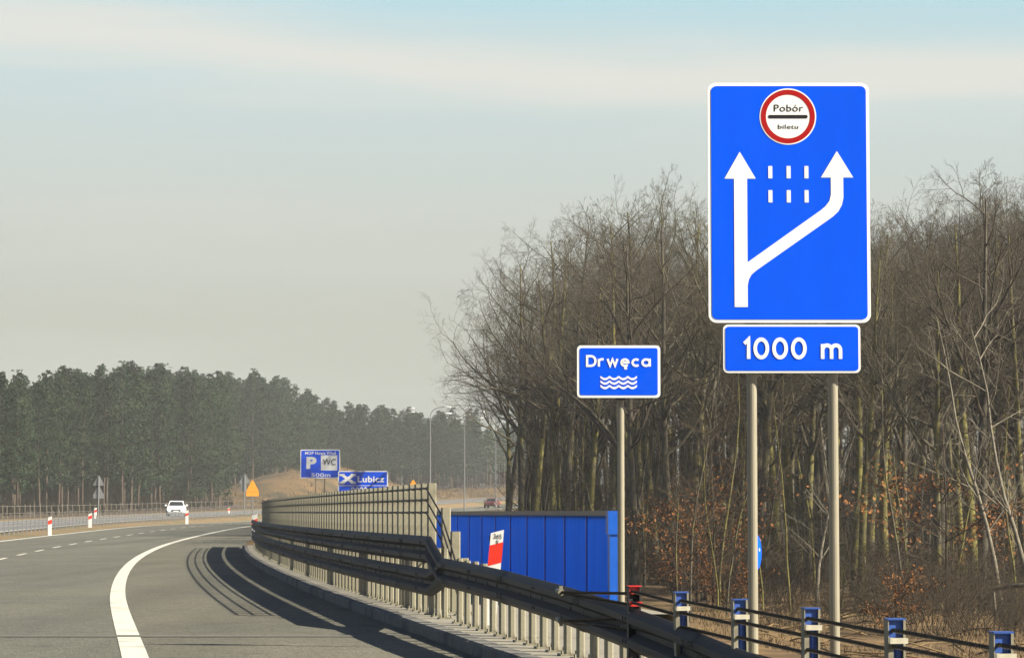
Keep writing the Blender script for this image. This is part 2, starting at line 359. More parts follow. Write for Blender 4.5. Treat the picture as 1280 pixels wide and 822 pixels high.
# expansion joint of the bridge: a paler band with a dark seal
jm = MB(); jm.add([(-13, 28.65, 0.003), (0.2, 28.65, 0.003), (0.1, 29.05, 0.003), (-13, 29.05, 0.003)], [(0, 1, 2, 3)])
tag(jm.build('expansion_joint', M['joint']), kind='structure')

BR_END = 97.0
km = MB()
for D0 in drange(-10, BR_END - 1, 1.0):
    D1 = D0 + 0.985
    jz = random.uniform(-0.004, 0.004)
    km.sweep([[P(D, 3.06, -0.05), P(D, 3.06, 0.105 + jz), P(D, 3.085, 0.125 + jz), P(D, 3.235, 0.125 + jz), P(D, 3.235, -0.05)] for D in (D0, D1)])
tag(km.build('kerb', M['kerb']), kind='structure')
wm = MB()
def ww(D): return 4.75 if D < 31 else 6.35
for Da, Db in ((-10, 31), (31, BR_END)):
    ds = drange(Da, Db, 1.2); we = ww((Da + Db) / 2)
    wm.sweep([[P(D, 3.237, -.1), P(D, 3.237, .118), P(D, 4.2, .119), P(D, we, .118), P(D, we + .002, -.3)] for D in ds], closed=False)
wm.f = [tuple(reversed(f)) for f in wm.f]
tag(wm.build('walkway', M['concrete']), kind='structure')

# sandy cut slope on the outside of the bend
hm = MB(); rows = []
for D in drange(376, 600, 4):
    base = ZO(D); Hh = np.interp(D, [376, 392, 406, 422, 450, 470, 490, 520, 600], [0.0, .6, 1.6, 5.0, 6.1, 3.6, 1.6, 1.1, 1.0]); row = []
    for u, k in ((-21, -0.02), (-24, 0.06), (-27, 0.35), (-30, 0.72), (-33, 0.96), (-36, 1.0), (-40, 0.85), (-45, 0.55), (-50, 0.2), (-56, -.02)):
        p = P(D, u); row.append(Vector((p.x, p.y, base - 0.1 + Hh * k + rng.uniform(-.25, .25) * (k > .1))))
    rows.append(row)
hm.sweep(rows, closed=False)
tag(hm.build('hill', M['sand'], smooth=True), kind='structure')
hill_pts = [p for row in rows for p in row[1:-2]]
tm_ = MB(); rr = random.Random(61)
for i in range(5200):
    r_ = rr.randrange(len(rows) - 1); c_ = rr.randrange(1, 8); a_ = rr.random(); b_ = rr.random()
    p = rows[r_][c_].lerp(rows[r_ + 1][c_], a_).lerp(rows[r_][c_ + 1].lerp(rows[r_ + 1][c_ + 1], a_), b_)
    if math.sin(p.x * .5 + p.y * .13) + math.sin(p.y * .21 - p.x * .3) < rr.uniform(-1.4, 1.0): continue
    for _ in range(3):
        t_ = Vector((rr.gauss(0, .4), rr.gauss(0, .4), 1)).normalized() * rr.uniform(.2, .9); w_ = Vector((rr.uniform(-1, 1), rr.uniform(-1, 1), 0)) * .07; q = p + Vector((rr.gauss(0, .3), rr.gauss(0, .3), -.05))
        tm_.add([q - w_, q + w_, q + t_], [(0, 1, 2)])
tag(tm_.build('bank_grass', M['straw']), 'tufts of dry grass on the brown bank beyond the far signs', 'dry grass', kind='stuff')

# ------------------------------------------------------------------ crash barrier on the bridge
W = [(.018, 0), (.045, .018), (.083, .05), (.083, .095), (.014, .135), (.014, .175), (.083, .215), (.083, .26), (.045, .292), (.018, .31)]
def beam(mb, stations, zf, u0, bolts=2.0):
    secs = []
    for D in stations:
        zb = zf(D)
        secs.append([P(D, u0 - v, zb + z) for v, z in W] + [P(D, u0 - v + .006, zb + z) for v, z in reversed(W)])
    mb.sweep(secs, mi=0)
    # bolt heads and slots
    D = stations[0]
    while D < min(stations[-1], 75):
        h = heading(D); rot = Matrix.Rotation(-h, 3, 'Z')
        for dz, uu in ((0.075, .083), (0.238, .083)):
            for dd in (0, .10):
                mb.box(P(D + dd, u0 - uu - .003, zf(D) + dz), (.010, .045, .024), rot, 1)
        for q in range(3):
            mb.box(P(D + q * .6, u0 - .017, zf(D) + .155), (.012, .06, .030), rot, 1)
        if int(D / bolts) % 2 == 0:
            lap = [[P(d_, u0 - v - .005, zf(d_) + .155 + (z - .155) * 1.02) for v, z in W] for d_ in (D - .16, D + .16)]
            mb.sweep(lap, closed=False, mi=0)
            for dd in (-.12, -.06, .06, .12):
                for dz in (0.06, .09, 0.225, .25): mb.box(P(D + dd, u0 - .090, zf(D) + dz), (.008, .026, .014), rot, 1)
        D += bolts
Uf = 3.45
ZTOP = Curve([(-5, .10), (8, .12), (13, .22), (15.7, .30), (18, .385), (22, .475), (25, .498), (27.3, .50), (29.3, .50), (30.7, .725), (34, .725), (200, .725)])
def z_up(D):
    if D > 30.6: return .722
    if D > 29.5: return .492 + (.722 - .492) * (D - 29.5) / 1.1
    return float(np.interp(D, [5, 13, 15.7, 18, 20, 22, 25, 27.3, 29.5], [-.08, .08, .17, .275, .345, .395, .45, .475, .492]))
def z_lo(D):
    if D > 30.6: return .345
    return .345 + (.475 - .345) * (30.6 - D) / 1.1
gr = thing('crash_barrier', 'long dark steel crash barrier with double rails curving along the walkway', 'crash barrier', P(30, Uf))
bpy.context.view_layer.update()
def under(o, parent):
    """parent a mesh built in world coordinates"""
    o.parent = parent; o.matrix_parent_inverse = Matrix.Translation(parent.location).inverted() if parent.rotation_euler.z == 0 else (Matrix.Translation(parent.location) @ Matrix.Rotation(parent.rotation_euler.z, 4, 'Z')).inverted()
    return o
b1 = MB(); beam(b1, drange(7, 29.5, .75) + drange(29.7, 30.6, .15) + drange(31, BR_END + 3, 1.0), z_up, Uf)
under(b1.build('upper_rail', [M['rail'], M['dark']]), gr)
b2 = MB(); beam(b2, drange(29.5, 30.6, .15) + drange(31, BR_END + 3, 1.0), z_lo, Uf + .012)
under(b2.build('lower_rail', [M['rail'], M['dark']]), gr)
def channel_post(h, w=.058, d=.10, t=.005, lip=.018):
    """C-section standing at the origin, web towards +y"""
    o = [(-w/2, -d/2), (-w/2, d/2), (w/2, d/2), (w/2, -d/2), (w/2 - lip, -d/2), (w/2 - lip, -d/2 + t), (w/2 - t, -d/2 + t), (w/2 - t, d/2 - t), (-w/2 + t, d/2 - t), (-w/2 + t, -d/2 + t), (-w/2 + lip, -d/2 + t), (-w/2 + lip, -d/2)]
    m = MB(); n = len(o)
    m.sweep([[(x, y, 0) for x, y in o], [(x, y, h) for x, y in o]], caps=False)
    m.add([(x, y, h) for x, y in o], [(0, 1, 8, 9), (1, 2, 7, 8), (2, 3, 6, 7)])
    return m
def solid_post(h, w, d, base=True):
    m = MB(); r = .012
    o = [(-w/2 + r, -d/2), (w/2 - r, -d/2), (w/2, -d/2 + r), (w/2, d/2), (-w/2, d/2), (-w/2, -d/2 + r)]
    m.sweep([[(x, y, 0) for x, y in o], [(x, y, h) for x, y in o]])
    if base:
        m.box((0, 0, .008), (w + .09, d + .09, .016))
        for sx_ in (-1, 1): m.tube([(sx_ * (w/2 + .03), -d/2 - .025, .016), (sx_ * (w/2 + .03), -d/2 - .025, .045)], .011, 6)
    return m
def place_posts(owner, name, stations, u, hf, builder, dz=.118, material=None, limit=100):
    """first `limit` posts as parts, the rest as one mesh of kind stuff; posts share meshes by height"""
    cache = {}; rest = MB(); rest_t = None
    for i, D in enumerate(stations):
        h = round(hf(D), 2)
        if i < limit:
            if h not in cache:
                o = builder(h).build(name, material); cache[h] = o
            else:
                o = cache[h].copy(); COL.objects.link(o)
            o.parent = owner; p = P(D, u, dz); o.location = p - owner.location; o.rotation_euler = (0, 0, -heading(D))
        else:
            tm = builder(h); rot = Matrix.Rotation(-heading(D), 3, 'Z'); p = P(D, u, dz)
            rest.add([rot @ Vector(v) + p for v in tm.v], tm.f)
    if rest.v:
        o = rest.build(name + '_row', material); under(o, owner); o['kind'] = 'stuff'
ps = drange(16.2, BR_END + 2, .6)
ps = [D for D in ps if not (29.3 < D < 30.0)]
place_posts(gr, 'post', ps, Uf + .07, lambda D: (min(.93, z_up(D) + (.25 if D < 26.5 else .32)) if D < 29.5 else .90) - .118, lambda h: solid_post(h, .058, .09), material=M['galv'])

# ------------------------------------------------------------------ tall cable fence behind the rail
F0 = 33.4; UF = 3.80; FH = 1.55
fe = thing('cable_fence', 'tall fence of pale steel posts strung with three dark cables behind the barrier', 'fence', P(F0, UF))
place_posts(fe, 'post', drange(F0, BR_END, .67), UF, lambda D: FH, lambda h: solid_post(h, .108, .09), material=M['galv'])
for k, (dD, top) in enumerate(((-.9, 1.24), (-1.75, .96), (-2.45, .66))):
    o = solid_post(top, .112, .075).build('end_post', M['galv'], fe)
    D = F0 + dD; o.location = P(D, UF + .06, .118) - fe.location; o.rotation_euler = (0, 0, -heading(D))
for zc in (1.60, 1.455, 1.30):
    cm = MB(); cm.tube([P(D, UF - .074, zc + (0.004 * math.sin(D * 9))) for D in drange(F0 - .05, BR_END, .67 / 2)], .013, 6)
    cm.tube([P(F0 - .05, UF - .074, zc), P(F0 - .9, UF + .0, zc - .32), P(F0 - 1.75, UF + .0, zc - .66), P(F0 - 2.5, UF + .0, max(.16, zc - 1.0))], .011, 6)
    for D in drange(F0, min(BR_END, 70), .67):
        cm.box(P(D, UF - .066, zc), (.02, .05, .035), Matrix.Rotation(-heading(D), 3, 'Z'))
    under(cm.build('cable', M['dark']), fe)

# ------------------------------------------------------------------ near wire rope barrier with blue topped posts
NP0 = Vector((.866, 19.5)); NDIR = Vector((-.17, 1.0))
def npos(i):
    D = 19.5 - 1.5 * i; return Vector((.866 + .17 * (19.5 - D), D, 0.0))
cb = thing('rope_barrier', 'wire rope barrier with blue capped posts in front of the two tall signs', 'rope barrier', npos(2))
CH = [.715, .637, .545, .462]
def rope(mb, pts, r, pitch=.11, step=.016):
    """three-strand twisted rope along a polyline"""
    P2 = [Vector(p) for p in pts]; tot = 0; prof = []
    for a, b in zip(P2[:-1], P2[1:]):
        Ls = (b - a).length; n = max(1, int(Ls / step)); t = (b - a).normalized(); e1 = t.cross(Vector((0, 0, 1))).normalized(); e2 = e1.cross(t)
        for i in range(n):
            s_ = tot + Ls * i / n; c = a + (b - a) * (i / n); w0 = 2 * math.pi * s_ / pitch
            prof.append([c + (e1 * math.cos(w) + e2 * math.sin(w)) * (r * (1.0 if j % 2 == 0 else .55)) for j in range(6) for w in [w0 + math.pi * j / 3]])
        tot += Ls
    mb.sweep(prof)
for k, zc in enumerate(CH):
    pts = [P(21.55, Uf - .10, .66 if k < 2 else .43)]
    for i in range(0, 11):
        p = npos(i); p.z = zc + (.018 if i == 0 else 0)
        n = Vector((math.cos(-.168), math.sin(-.168), 0)) * 1.0
        pts += [p + Vector((-.03, .055, -.012)), p + Vector((-.012, -.038, .006))]
    cm = MB(); rope(cm, pts, .0125 if k < 3 else .0105, .10, .012)
    under(cm.build('rope', M['cable']), cb)
for zc in (.66, .43):
    am = MB(); q = P(21.5, Uf - .105, zc)
    am.tube([q, q + Vector((-.03, .22, .01))], [.028, .02], 8); am.box(q + Vector((0, .2, 0)), (.03, .10, .09))
    under(am.build('rope_anchor', M['galv']), cb)
rtilt = random.Random(12)
def near_post(i):
    p = npos(i); red = i == 0; rot = Matrix.Rotation(.168, 3, 'Z')
    ptop = .772; w, d, t = .088, .062, .005
    root = None
    def put(m, name, mt):
        m.v = [tuple(rot @ Vector(v)) for v in m.v]; o = m.build(name, mt); o.parent = cb; o.location = p - cb.location; o.rotation_euler = (rtilt.uniform(-.022, .022), rtilt.uniform(-.018, .018), 0) if name == 'post' else (0, 0, 0); return o
    m = MB()       # channel open towards the traffic coming up: two flanges and a web behind them
    m.box((-w/2 + t/2, -t/2 - .0005, ptop/2), (t, d - t - .001, ptop)); m.box((w/2 - t/2, -t/2 - .0005, ptop/2), (t, d - t - .001, ptop)); m.box((0, d/2 - t/2, ptop/2), (w, t, ptop))
    body = put(m, 'post', M['galv'] if not red else M['dark'])
    def sub(m, name, mt):
        m.v = [tuple(rot @ Vector(v)) for v in m.v]; o = m.build(name, mt); o.parent = body; return o
    ln = ptop - .085
    m = MB(); m.box((-w/2 + .013, -d/2 - .0035, ln/2), (.027, .005, ln)); m.box((w/2 - .005, -d/2 - .0035, ptop/2), (.012, .005, ptop)); sub(m, 'lip', M['galv'] if not red else M['dark'])
    m = MB(); m.box((.004, -d/2 + .026, ln/2 - .012), (w - .032, .016, ln - .024)); m.tube([(.006, -d/2 + .015, 0), (.006, -d/2 + .015, ln - .03)], .006, 8); sub(m, 'web', M['postblue'] if not red else M['dark'])
    m = MB(); ch_ = .052 if red else .086; m.box((0, .0015, ptop - ch_ / 2), (w - .0115, d - .022, ch_)); m.box((0, 0, ptop + .004), (w + .006, d + .012, .008)); sub(m, 'cap', M['postred'] if red else M['postblue'])
    m = MB(); zb = .672 if not red else .650; m.box((0.001, -d/2 - .032, zb), (w + .004, .012, .028 if not red else .032))
    m.box((0.001, -d/2 - .017, zb), (.02, .02, .02)); sub(m, 'reflector', M['postred'] if red else M['reflector'])
for i in range(0, 11): near_post(i)

# ------------------------------------------------------------------ blue wall
wr = at(766, 640, 34.8); wl = Vector((wr.x - .13 * 27, wr.y + 27, 0)); wr.z = 0
wd = (wl - wr).normalized(); wang = math.atan2(wd.y, wd.x)
wall = thing('panel_wall', 'low wall of blue panels under a dark coping behind the walkway', 'panel wall', (wr.x, wr.y, .11), wang)
# local x runs away from the camera, local +y faces the road
for k in range(13):
    m = MB(); x0 = .07 + k * 2.0; x1 = x0 + 1.96; n = 9; top = 1.145
    front = []
    for i in range(n * 2 + 1):
        x = x0 + (x1 - x0) * i / (2 * n); front.append((x, .022 if (i // 1) % 2 else .004))
    secs = [[(x, y, z) for x, y in front] + [(x1, -.006, z), (x0, -.006, z)] for z in (0.0, top)]
    m.sweep(secs); m.build('panel', M['panel'], wall)
    m = MB(); m.box((x0 - .02, .0, top / 2), (.036, .05, top)); m.build('joint_bar', M['panelend'], wall)
m = MB(); m.box((13.2, .0, 1.172), (26.4, .13, .05)); m.box((13.2, .052, 1.205), (26.4, .03, .015)); m.build('coping', M['coping'], wall)
m = MB(); m.box((-.06, 0, .6), (.15, .13, 1.2)); ep = m.build('end_post', M['panelend'], wall)
m = MB(); m.box((-.06, 0, 1.06), (.19, .17, .30)); m.build('collar', M['panelend'], ep)

# ------------------------------------------------------------------ lettering
def text_mesh(txt, bold=0.0):
    cu = bpy.data.curves.new('lettering', 'FONT'); cu.body = txt; cu.size = 1.0; cu.offset = bold; cu.resolution_u = 4; cu.space_character = 1.06
    o = bpy.data.objects.new('lettering', cu); COL.objects.link(o)
    dg = bpy.context.evaluated_depsgraph_get(); me = o.evaluated_get(dg).to_mesh()
    vs = [tuple(v.co) for v in me.vertices]; fs = [tuple(p.vertices) for p in me.polygons]
    o.evaluated_get(dg).to_mesh_clear(); bpy.data.objects.remove(o); bpy.data.curves.remove(cu)
    return vs, fs
_cap = {}
def letters(mb, txt, x0, x1, ybase, cap, y, bold=.012, mi=0):
    """fit text between x0 and x1 with its baseline and cap height; local plane x,z at depth y"""
    if bold not in _cap:
        v, _ = text_mesh('H', bold); _cap[bold] = (min(p[1] for p in v), max(p[1] for p in v))
    c0, c1 = _cap[bold]
    vs, fs = text_mesh(txt, bold); a = min(v[0] for v in vs); b = max(v[0] for v in vs); sx_ = (x1 - x0) / (b - a); sz_ = cap / (c1 - c0)
    mb.add([(x0 + (v[0] - a) * sx_, y, ybase + (v[1] - c0) * sz_) for v in vs], fs, mi)
    return mb
def rrect(x0, x1, z0, z1, r, n=6):
    pts = []
    for cx, cz, a0 in ((x1 - r, z0 + r, -90), (x1 - r, z1 - r, 0), (x0 + r, z1 - r, 90), (x0 + r, z0 + r, 180)):
        for i in range(n + 1):
            a = R(a0 + 90 * i / n); pts.append((cx + r * math.cos(a), cz + r * math.sin(a)))
    return pts
def disc(cx, cz, r, n=48): return [(cx + r * math.cos(2 * math.pi * i / n), cz + r * math.sin(2 * math.pi * i / n)) for i in range(n)]
def ring(mb, cx, cz, r0, r1, y, n=64, mi=0):
    vs = []; fs = []
    for i in range(n):
        a = 2 * math.pi * i / n; vs += [(cx + r0 * math.cos(a), y, cz + r0 * math.sin(a)), (cx + r1 * math.cos(a), y, cz + r1 * math.sin(a))]
    for i in range(n): j = (i + 1) % n; fs.append((2 * i, 2 * j, 2 * j + 1, 2 * i + 1)); 
    mb.add(vs, [tuple(reversed(f)) for f in fs], mi)
def arc(cx, cy, rx, ry, a0, a1, n=14): return [(cx + rx * math.cos(R(a0 + (a1 - a0) * i / n)), cy + ry * math.sin(R(a0 + (a1 - a0) * i / n))) for i in range(n + 1)]
GL = {'D': [[(.33, 0), (0, 0), (0, 1), (.33, 1)] + arc(.33, .5, .38, .5, 90, -90)], 'r': [[(0, -.08), (0, .70)], arc(.26, .42, .26, .26, 178, 58, 8)],
 'w': [[(0, .72), (.21, .0), (.42, .66), (.63, .0), (.84, .72)]], 'e': [[(.03, .35), (.58, .35)] + arc(.30, .33, .30, .33, 4, 318, 22)],
 'c': [arc(.30, .33, .30, .33, 48, 312, 20)], 'a': [arc(.31, .33, .31, .33, 0, 360, 26), [(.62, -.08), (.62, .74)]],
 '1': [[(0, .76), (.21, 1), (.21, -.08)]], '0': [arc(.30, .5, .30, .5, 0, 360, 32)], 'm': [[(0, -.08), (0, .74)], arc(.22, .42, .22, .25, 180, 0, 12) + [(.44, -.08)], arc(.66, .42, .22, .25, 180, 0, 12) + [(.88, -.08)]],
 '3': [arc(.27, .74, .25, .26, 150, -90, 14) + arc(.27, .24, .28, .24, 90, -150, 14)], '6': [[(.46, 1), (.16, .62)] + arc(.28, .28, .28, .28, 150, 510, 24)],
 '5': [[(.52, 1), (.10, 1), (.06, .56)] + arc(.27, .30, .28, .30, 118, -150, 18)], '9': [[(.10, 0), (.40, .38)] + arc(.28, .72, .28, .28, -30, 330, 24)], ' ': []}
GL['ę'] = GL['e'] + [[(.40, .0), (.31, -.13), (.33, -.26), (.47, -.25)]]
def strokes(mb, txt, x0, x1, ybase, cap, y, w=.17):
    """sign lettering drawn with strokes of even width, fitted between x0 and x1"""
    lines = []; x = 0; kcap = 1 + 0.0
    for ch in txt:
        g = GL[ch]; wd_ = max([p[0] for l_ in g for p in l_] or [.22])
        for l_ in g: lines.append([(x + a, w / 2 + b * (1 - w)) for a, b in l_])
        x += wd_ + w + (.10 if ch == 'D' else .15)
    a0 = min(p[0] for l_ in lines for p in l_) - w / 2; a1 = max(p[0] for l_ in lines for p in l_) + w / 2; sx_ = (x1 - x0) / (a1 - a0)
    for k_, l_ in enumerate(lines):
        closed = (Vector(l_[0]) - Vector(l_[-1])).length < 1e-6; n = len(l_); vs = []
        for i, p in enumerate(l_):
            q0 = Vector(l_[i - 1] if i else (l_[-2] if closed else l_[0])); q1 = Vector(l_[i + 1] if i < n - 1 else (l_[1] if closed else l_[-1])); p = Vector(p)
            t0 = (p - q0).normalized() if (p - q0).length > 1e-9 else (q1 - p).normalized(); t1 = (q1 - p).normalized() if (q1 - p).length > 1e-9 else t0
            nn = Vector((-t0.y - t1.y, t0.x + t1.x)).normalized(); den = max(.45, nn.dot(Vector((-t0.y, t0.x))))
            for s_ in (-1, 1): q = p + nn * (s_ * w / 2 / den); vs.append((x0 + (q.x - a0) * sx_, y - .0002 * (k_ % 4), ybase + q.y * cap))
        mb.add(vs, [(2 * i, 2 * i + 2, 2 * i + 3, 2 * i + 1) for i in range(n - 1)])
    return mb
class SignSpace:
    """photo pixels -> local metres of an upright board at depth D, origin below its middle on the ground"""
    def __init__(s, px, D, zg, name, label, cat, rz=0.0):
        s.s = 1.0 / (F / D); g = at(px, 640, D); s.px = px; s.D = D; s.zg = zg
        s.o = thing(name, label, cat, (g.x, g.y, zg), rz)
    def x(s, px): return (px - s.px) * s.s
    def z(s, py): return at(s.px, py, s.D).z - s.zg
    def poly(s, pts): 
        q = [(s.x(a), s.z(b)) for a, b in pts]
        ar = sum(q[i][0] * q[(i + 1) % len(q)][1] - q[(i + 1) % len(q)][0] * q[i][1] for i in range(len(q)))
        return q if ar > 0 else q[::-1]
    def board(s, x0, x1, y0, y1, r, inset, face, name='board', rim=M['white'], th=.02, parent=None):
        a = s.s
        m = MB(); m.prism(rrect(s.x(x0), s.x(x1), s.z(y1), s.z(y0), r * a), -.01 - th, -.01); b = m.build(name, [rim], parent or s.o)
        m = MB(); m.prism(rrect(s.x(x0 + inset), s.x(x1 - inset), s.z(y1 - inset), s.z(y0 + inset), max(.5, r - inset * .7) * a), -.013 - th, -.0095 - th); m.build('face', face, b)
        m = MB(); m.prism(rrect(s.x(x0 + 1), s.x(x1 - 1), s.z(y1 - 1), s.z(y0 + 1), r * a), -.009, -.006); m.build('back', M['signback'], b)
        return b
    def pole(s, px, y_top, r, zbot=None, dy=.05):
        m = MB(); zb = 0 if zbot is None else zbot
        m.tube([(s.x(px), dy, zb), (s.x(px), dy, s.z(y_top))], r, 16); m.tube([(s.x(px), dy, s.z(y_top)), (s.x(px), dy, s.z(y_top) + .008)], [r * 1.08, r * .8], 16)
        return m.build('pole', M['pole'], s.o, smooth=False)

# ------------------------------------------------------------------ big sign and its distance plate
ssn = SignSpace(989, 21.0, -.35, 'lane_sign', 'tall blue toll lane sign with two branching white arrows on twin poles', 'road sign')
YF = -.034   # just in front of the face
bd = ssn.board(887, 1090, 104.5, 403.5, 10, 4, M['blue'])
def flat(s, polys, name, mt, y, parent):
    m = MB()
    for p in polys: m.prism(s.poly(p), y, y + .0015)
    return m.build(name, mt, parent)
flat(ssn, [[(926.8, 190.5), (907.5, 224), (919.5, 224), (919.5, 384), (935.9, 384), (935.9, 224), (946.8, 224)]], 'straight_arrow', M['white'], -.0355, bd)
flat(ssn, [[(935.95, 328.3), (1028, 263.5), (1034, 258.5), (1039, 252), (1041, 244), (1041, 222.6), (1028.6, 222.6), (1048.8, 189.5), (1069.2, 222.6), (1056.6, 222.6), (1056.6, 248), (1054.5, 257), (1050, 265), (1043, 271.5), (946, 339), (940.5, 344), (937.3, 350), (935.95, 357)]], 'branch_arrow', M['white'], -.0355, bd)
for a in (962.6, 985.6, 1008):
    for b in (208.3, 238.4): flat(ssn, [[(a, b), (a + 5, b), (a + 5, b + 15.3), (a, b + 15.3)]], 'lane_mark', M['white'], -.0355, bd)
cx, cz = ssn.x(987.7), ssn.z(146.6); sc_ = ssn.s
m = MB(); m.prism(disc(cx, cz, 35.6 * sc_, 64), -.0355, -.034); rd = m.build('round_plate', M['white'], bd)
m = MB(); ring(m, cx, cz, 27.6 * sc_, 34.0 * sc_, -.037, 64); m.build('red_ring', M['red'], rd)
m = MB(); m.prism(rrect(ssn.x(962.8), ssn.x(1012.6), ssn.z(149.0), ssn.z(144.6), 2.1 * sc_), -.0375, -.036); m.build('bar', M['black'], rd)
m = MB(); letters(m, 'Pobór', ssn.x(970.2), ssn.x(1007), ssn.z(140.4), 8.8 * sc_, -.0375, .004); m.build('lettering', M['black'], rd); m = MB(); letters(m, 'biletu', ssn.x(975.2), ssn.x(1000.6), ssn.z(162), 5.6 * sc_, -.0375, .004); m.build('lettering', M['black'], rd)
pl = ssn.board(905, 1076.5, 405.8, 466, 6, 2.6, M['blue'], 'distance_plate')
m = MB(); strokes(m, '1000 m', ssn.x(929), ssn.x(1053.6), ssn.z(449.2), 27.4 * sc_, -.0365, .175); m.build('lettering', M['white'], pl)
for px in (941.5, 1043.2): ssn.pole(px, 470 - 60, .0385, zbot=-.6)
m = MB()
for px in (941.5, 1043.2):
    for py in (404.6, 440, 300, 160): m.box((ssn.x(px), .0, ssn.z(py)), (.11, .03, .03))
m.build('clamps', M['dark'], ssn.o)

# ------------------------------------------------------------------ river name sign
dsn = SignSpace(777, 25.7, .10, 'river_sign', 'small blue river name sign with white wavy lines on one pole', 'road sign')
db = dsn.board(721.7, 825.7, 431.8, 497, 5, 3.2, M['blue'])
m = MB(); strokes(m, 'Drwęca', dsn.x(732.8), dsn.x(813.9), dsn.z(458.6), 14.9 * dsn.s, -.0365, .19); m.build('lettering', M['white'], db)
m = MB()
for yc in (471.0, 476.6, 482.2):
    up = []; dn = []
    for i in range(49):
        q = i / 48; w = abs(math.sin(q * 4 * math.pi)); xx = 750.8 + 45.7 * q
        up.append((xx, yc - 1.4 + 2.9 * w)); dn.append((xx, yc + 1.3 + 2.9 * w))
    vs = [(dsn.x(a), -.0365, dsn.z(b)) for a, b in dn] + [(dsn.x(a), -.0365, dsn.z(b)) for a, b in up]
    m.add(vs, [(i, i + 1, i + 50, i + 49) for i in range(48)])
m.build('waves', M['white'], db)
dsn.pole(776.5, 500, .033, zbot=0); m = MB(); m.box((dsn.x(776.5), .0, dsn.z(492)), (.09, .04, .12)); m.box((dsn.x(776.5), .05, dsn.z(496)), (.045, .045, .16)); m.build('clamps', M['dark'], dsn.o)

# ------------------------------------------------------------------ round blue sign on a leaning post, seen nearly edge on
c0 = at(944.5, 690, 40); rs = thing('round_sign', 'round blue sign seen almost edge on, on a dark leaning post', 'road sign', (c0.x - .14, c0.y, -.7), 0)
m = MB(); m.prism(disc(0, 0, .26, 40), -.012, .012); dd = m.build('disc', M['blue'], rs, loc=(.14, 0, c0.z + .7), rot=(0, R(9), R(68)))
m = MB(); m.prism(disc(.14, .06, .022, 12), -.016, -.0125); m.build('rivet', M['white'], dd)
m = MB(); m.tube([(-.04, .03, 0), (.10, .03, c0.z + .8)], .016, 8); m.build('post', M['dark'], rs)

# ------------------------------------------------------------------ distance markers and delineators
def delineator(loc, rz, label, h=1.0, w=.14, tilt=0.0, digits=None, pix=1.0, group=None, name='delineator', dx=0.0):
    o = thing(name, label, 'marker post', loc, rz, group); o.rotation_euler = (0, tilt, rz)
    d = w * .55; sl = w * .35
    def slab(z0, z1, s0, s1, mt, nm, grow=0.0):
        m = MB(); ww = w / 2 + grow; dd = d / 2 + grow
        pts = [(-ww, -dd), (ww, -dd), (ww * .8, dd), (-ww * .8, dd)]
        lo = [(x, y, z0 + s0 * (x / w + .5)) for x, y in pts]; hi = [(x, y, z1 + s1 * (x / w + .5)) for x, y in pts]
        m.sweep([lo, hi]); return m.build(nm, mt, o)
    slab(0, h - sl, 0, sl, M['plastic'], 'post')
    zb = h * .70 if digits is None else h - .26; bh = .20 if digits is None else .215
    slab(zb - bh / 2 - sl / 2, zb + bh / 2 - sl / 2, sl, sl, M['delred'], 'red_band', .003)
    if digits:
        m = MB(); strokes(m, digits[0], -w * .28, w * .36, h - .102, .052, -d / 2 - .003, .17); strokes(m, digits[1], -w * .05, w * .15, h - .165, .050, -d / 2 - .003, .17); m.build('lettering', M['black'], o)
        m = MB(); m.box((-w / 2 - .004, 0, h - .10), (.02, .03, .06)); m.build('clip', M['black'], o)
    return o
p = at(619, 640, 28.7)
delineator((p.x - .06, p.y, .118), -.05, 'tilted white and red marker post numbered 365 behind the barrier', h=1.01, w=.135, tilt=R(5), digits=('365', '9'), name='distance_marker')
p = at(318.5, 640, 128); delineator((p.x, p.y, ZR(128) - .1), 0, 'white and red marker post at the far left end of the barrier', h=1.24, w=.26, name='distance_marker')
def far_del(px, py, D, label, h, w=.24):
    q = at(px, py, D); delineator((q.x, q.y, q.z), 0, label, h=h, w=w)
far_del(62.5, 669.5, 138, 'nearest white and red delineator on the grass verge left of the road', 1.0, .19)
far_del(112.8, 659, 172, 'white and red delineator in the grass before the two stacked triangles', .92, .22)
far_del(119.5, 648, 238, 'small distant delineator directly below the two stacked triangle signs', .98, .24)
far_del(233.8, 655.5, 222, 'white delineator on the verge just right of the white oncoming car', 1.2, .24)
far_del(286, 642.5, 300, 'distant white delineator in front of the brown bank', .75, .26)

# ------------------------------------------------------------------ distant signs
ps_ = SignSpace(400, 200, .3, 'parking_sign', 'blue parking and toilet sign on two thin posts beyond the fence', 'road sign', -.06)
pb = ps_.board(375, 425, 561.5, 597.5, 2, 1.2, M['blue'], rim=M['white'], th=.05)
yy = -.068
m = MB(); letters(m, 'MOP Nowa Wieś', ps_.x(381), ps_.x(420), ps_.z(567.8), 3.6 * ps_.s, yy, .02); letters(m, 'P', ps_.x(382.8), ps_.x(395.5), ps_.z(585.6), 15 * ps_.s, yy, .055); letters(m, '500m', ps_.x(389), ps_.x(413), ps_.z(595.6), 4.6 * ps_.s, yy, .012); m.build('lettering', M['white'], pb)
m = MB(); m.prism(ps_.poly([(401, 568.6), (421.5, 568.6), (421.5, 587.6), (401, 587.6)]), yy - .002, yy + .002); wc = m.build('white_square', M['white'], pb)
m = MB(); letters(m, 'WC', ps_.x(403.6), ps_.x(419.6), ps_.z(580.8), 7.6 * ps_.s, yy - .02, .0); m.build('lettering', M['black'], wc)
for px in (394.5, 405.5): ps_.pole(px, 590, .04, zbot=0, dy=.06)
ls = SignSpace(453.5, 180, .25, 'junction_sign', 'wide blue junction sign with a white crossing symbol behind the fence top', 'road sign', -.06)
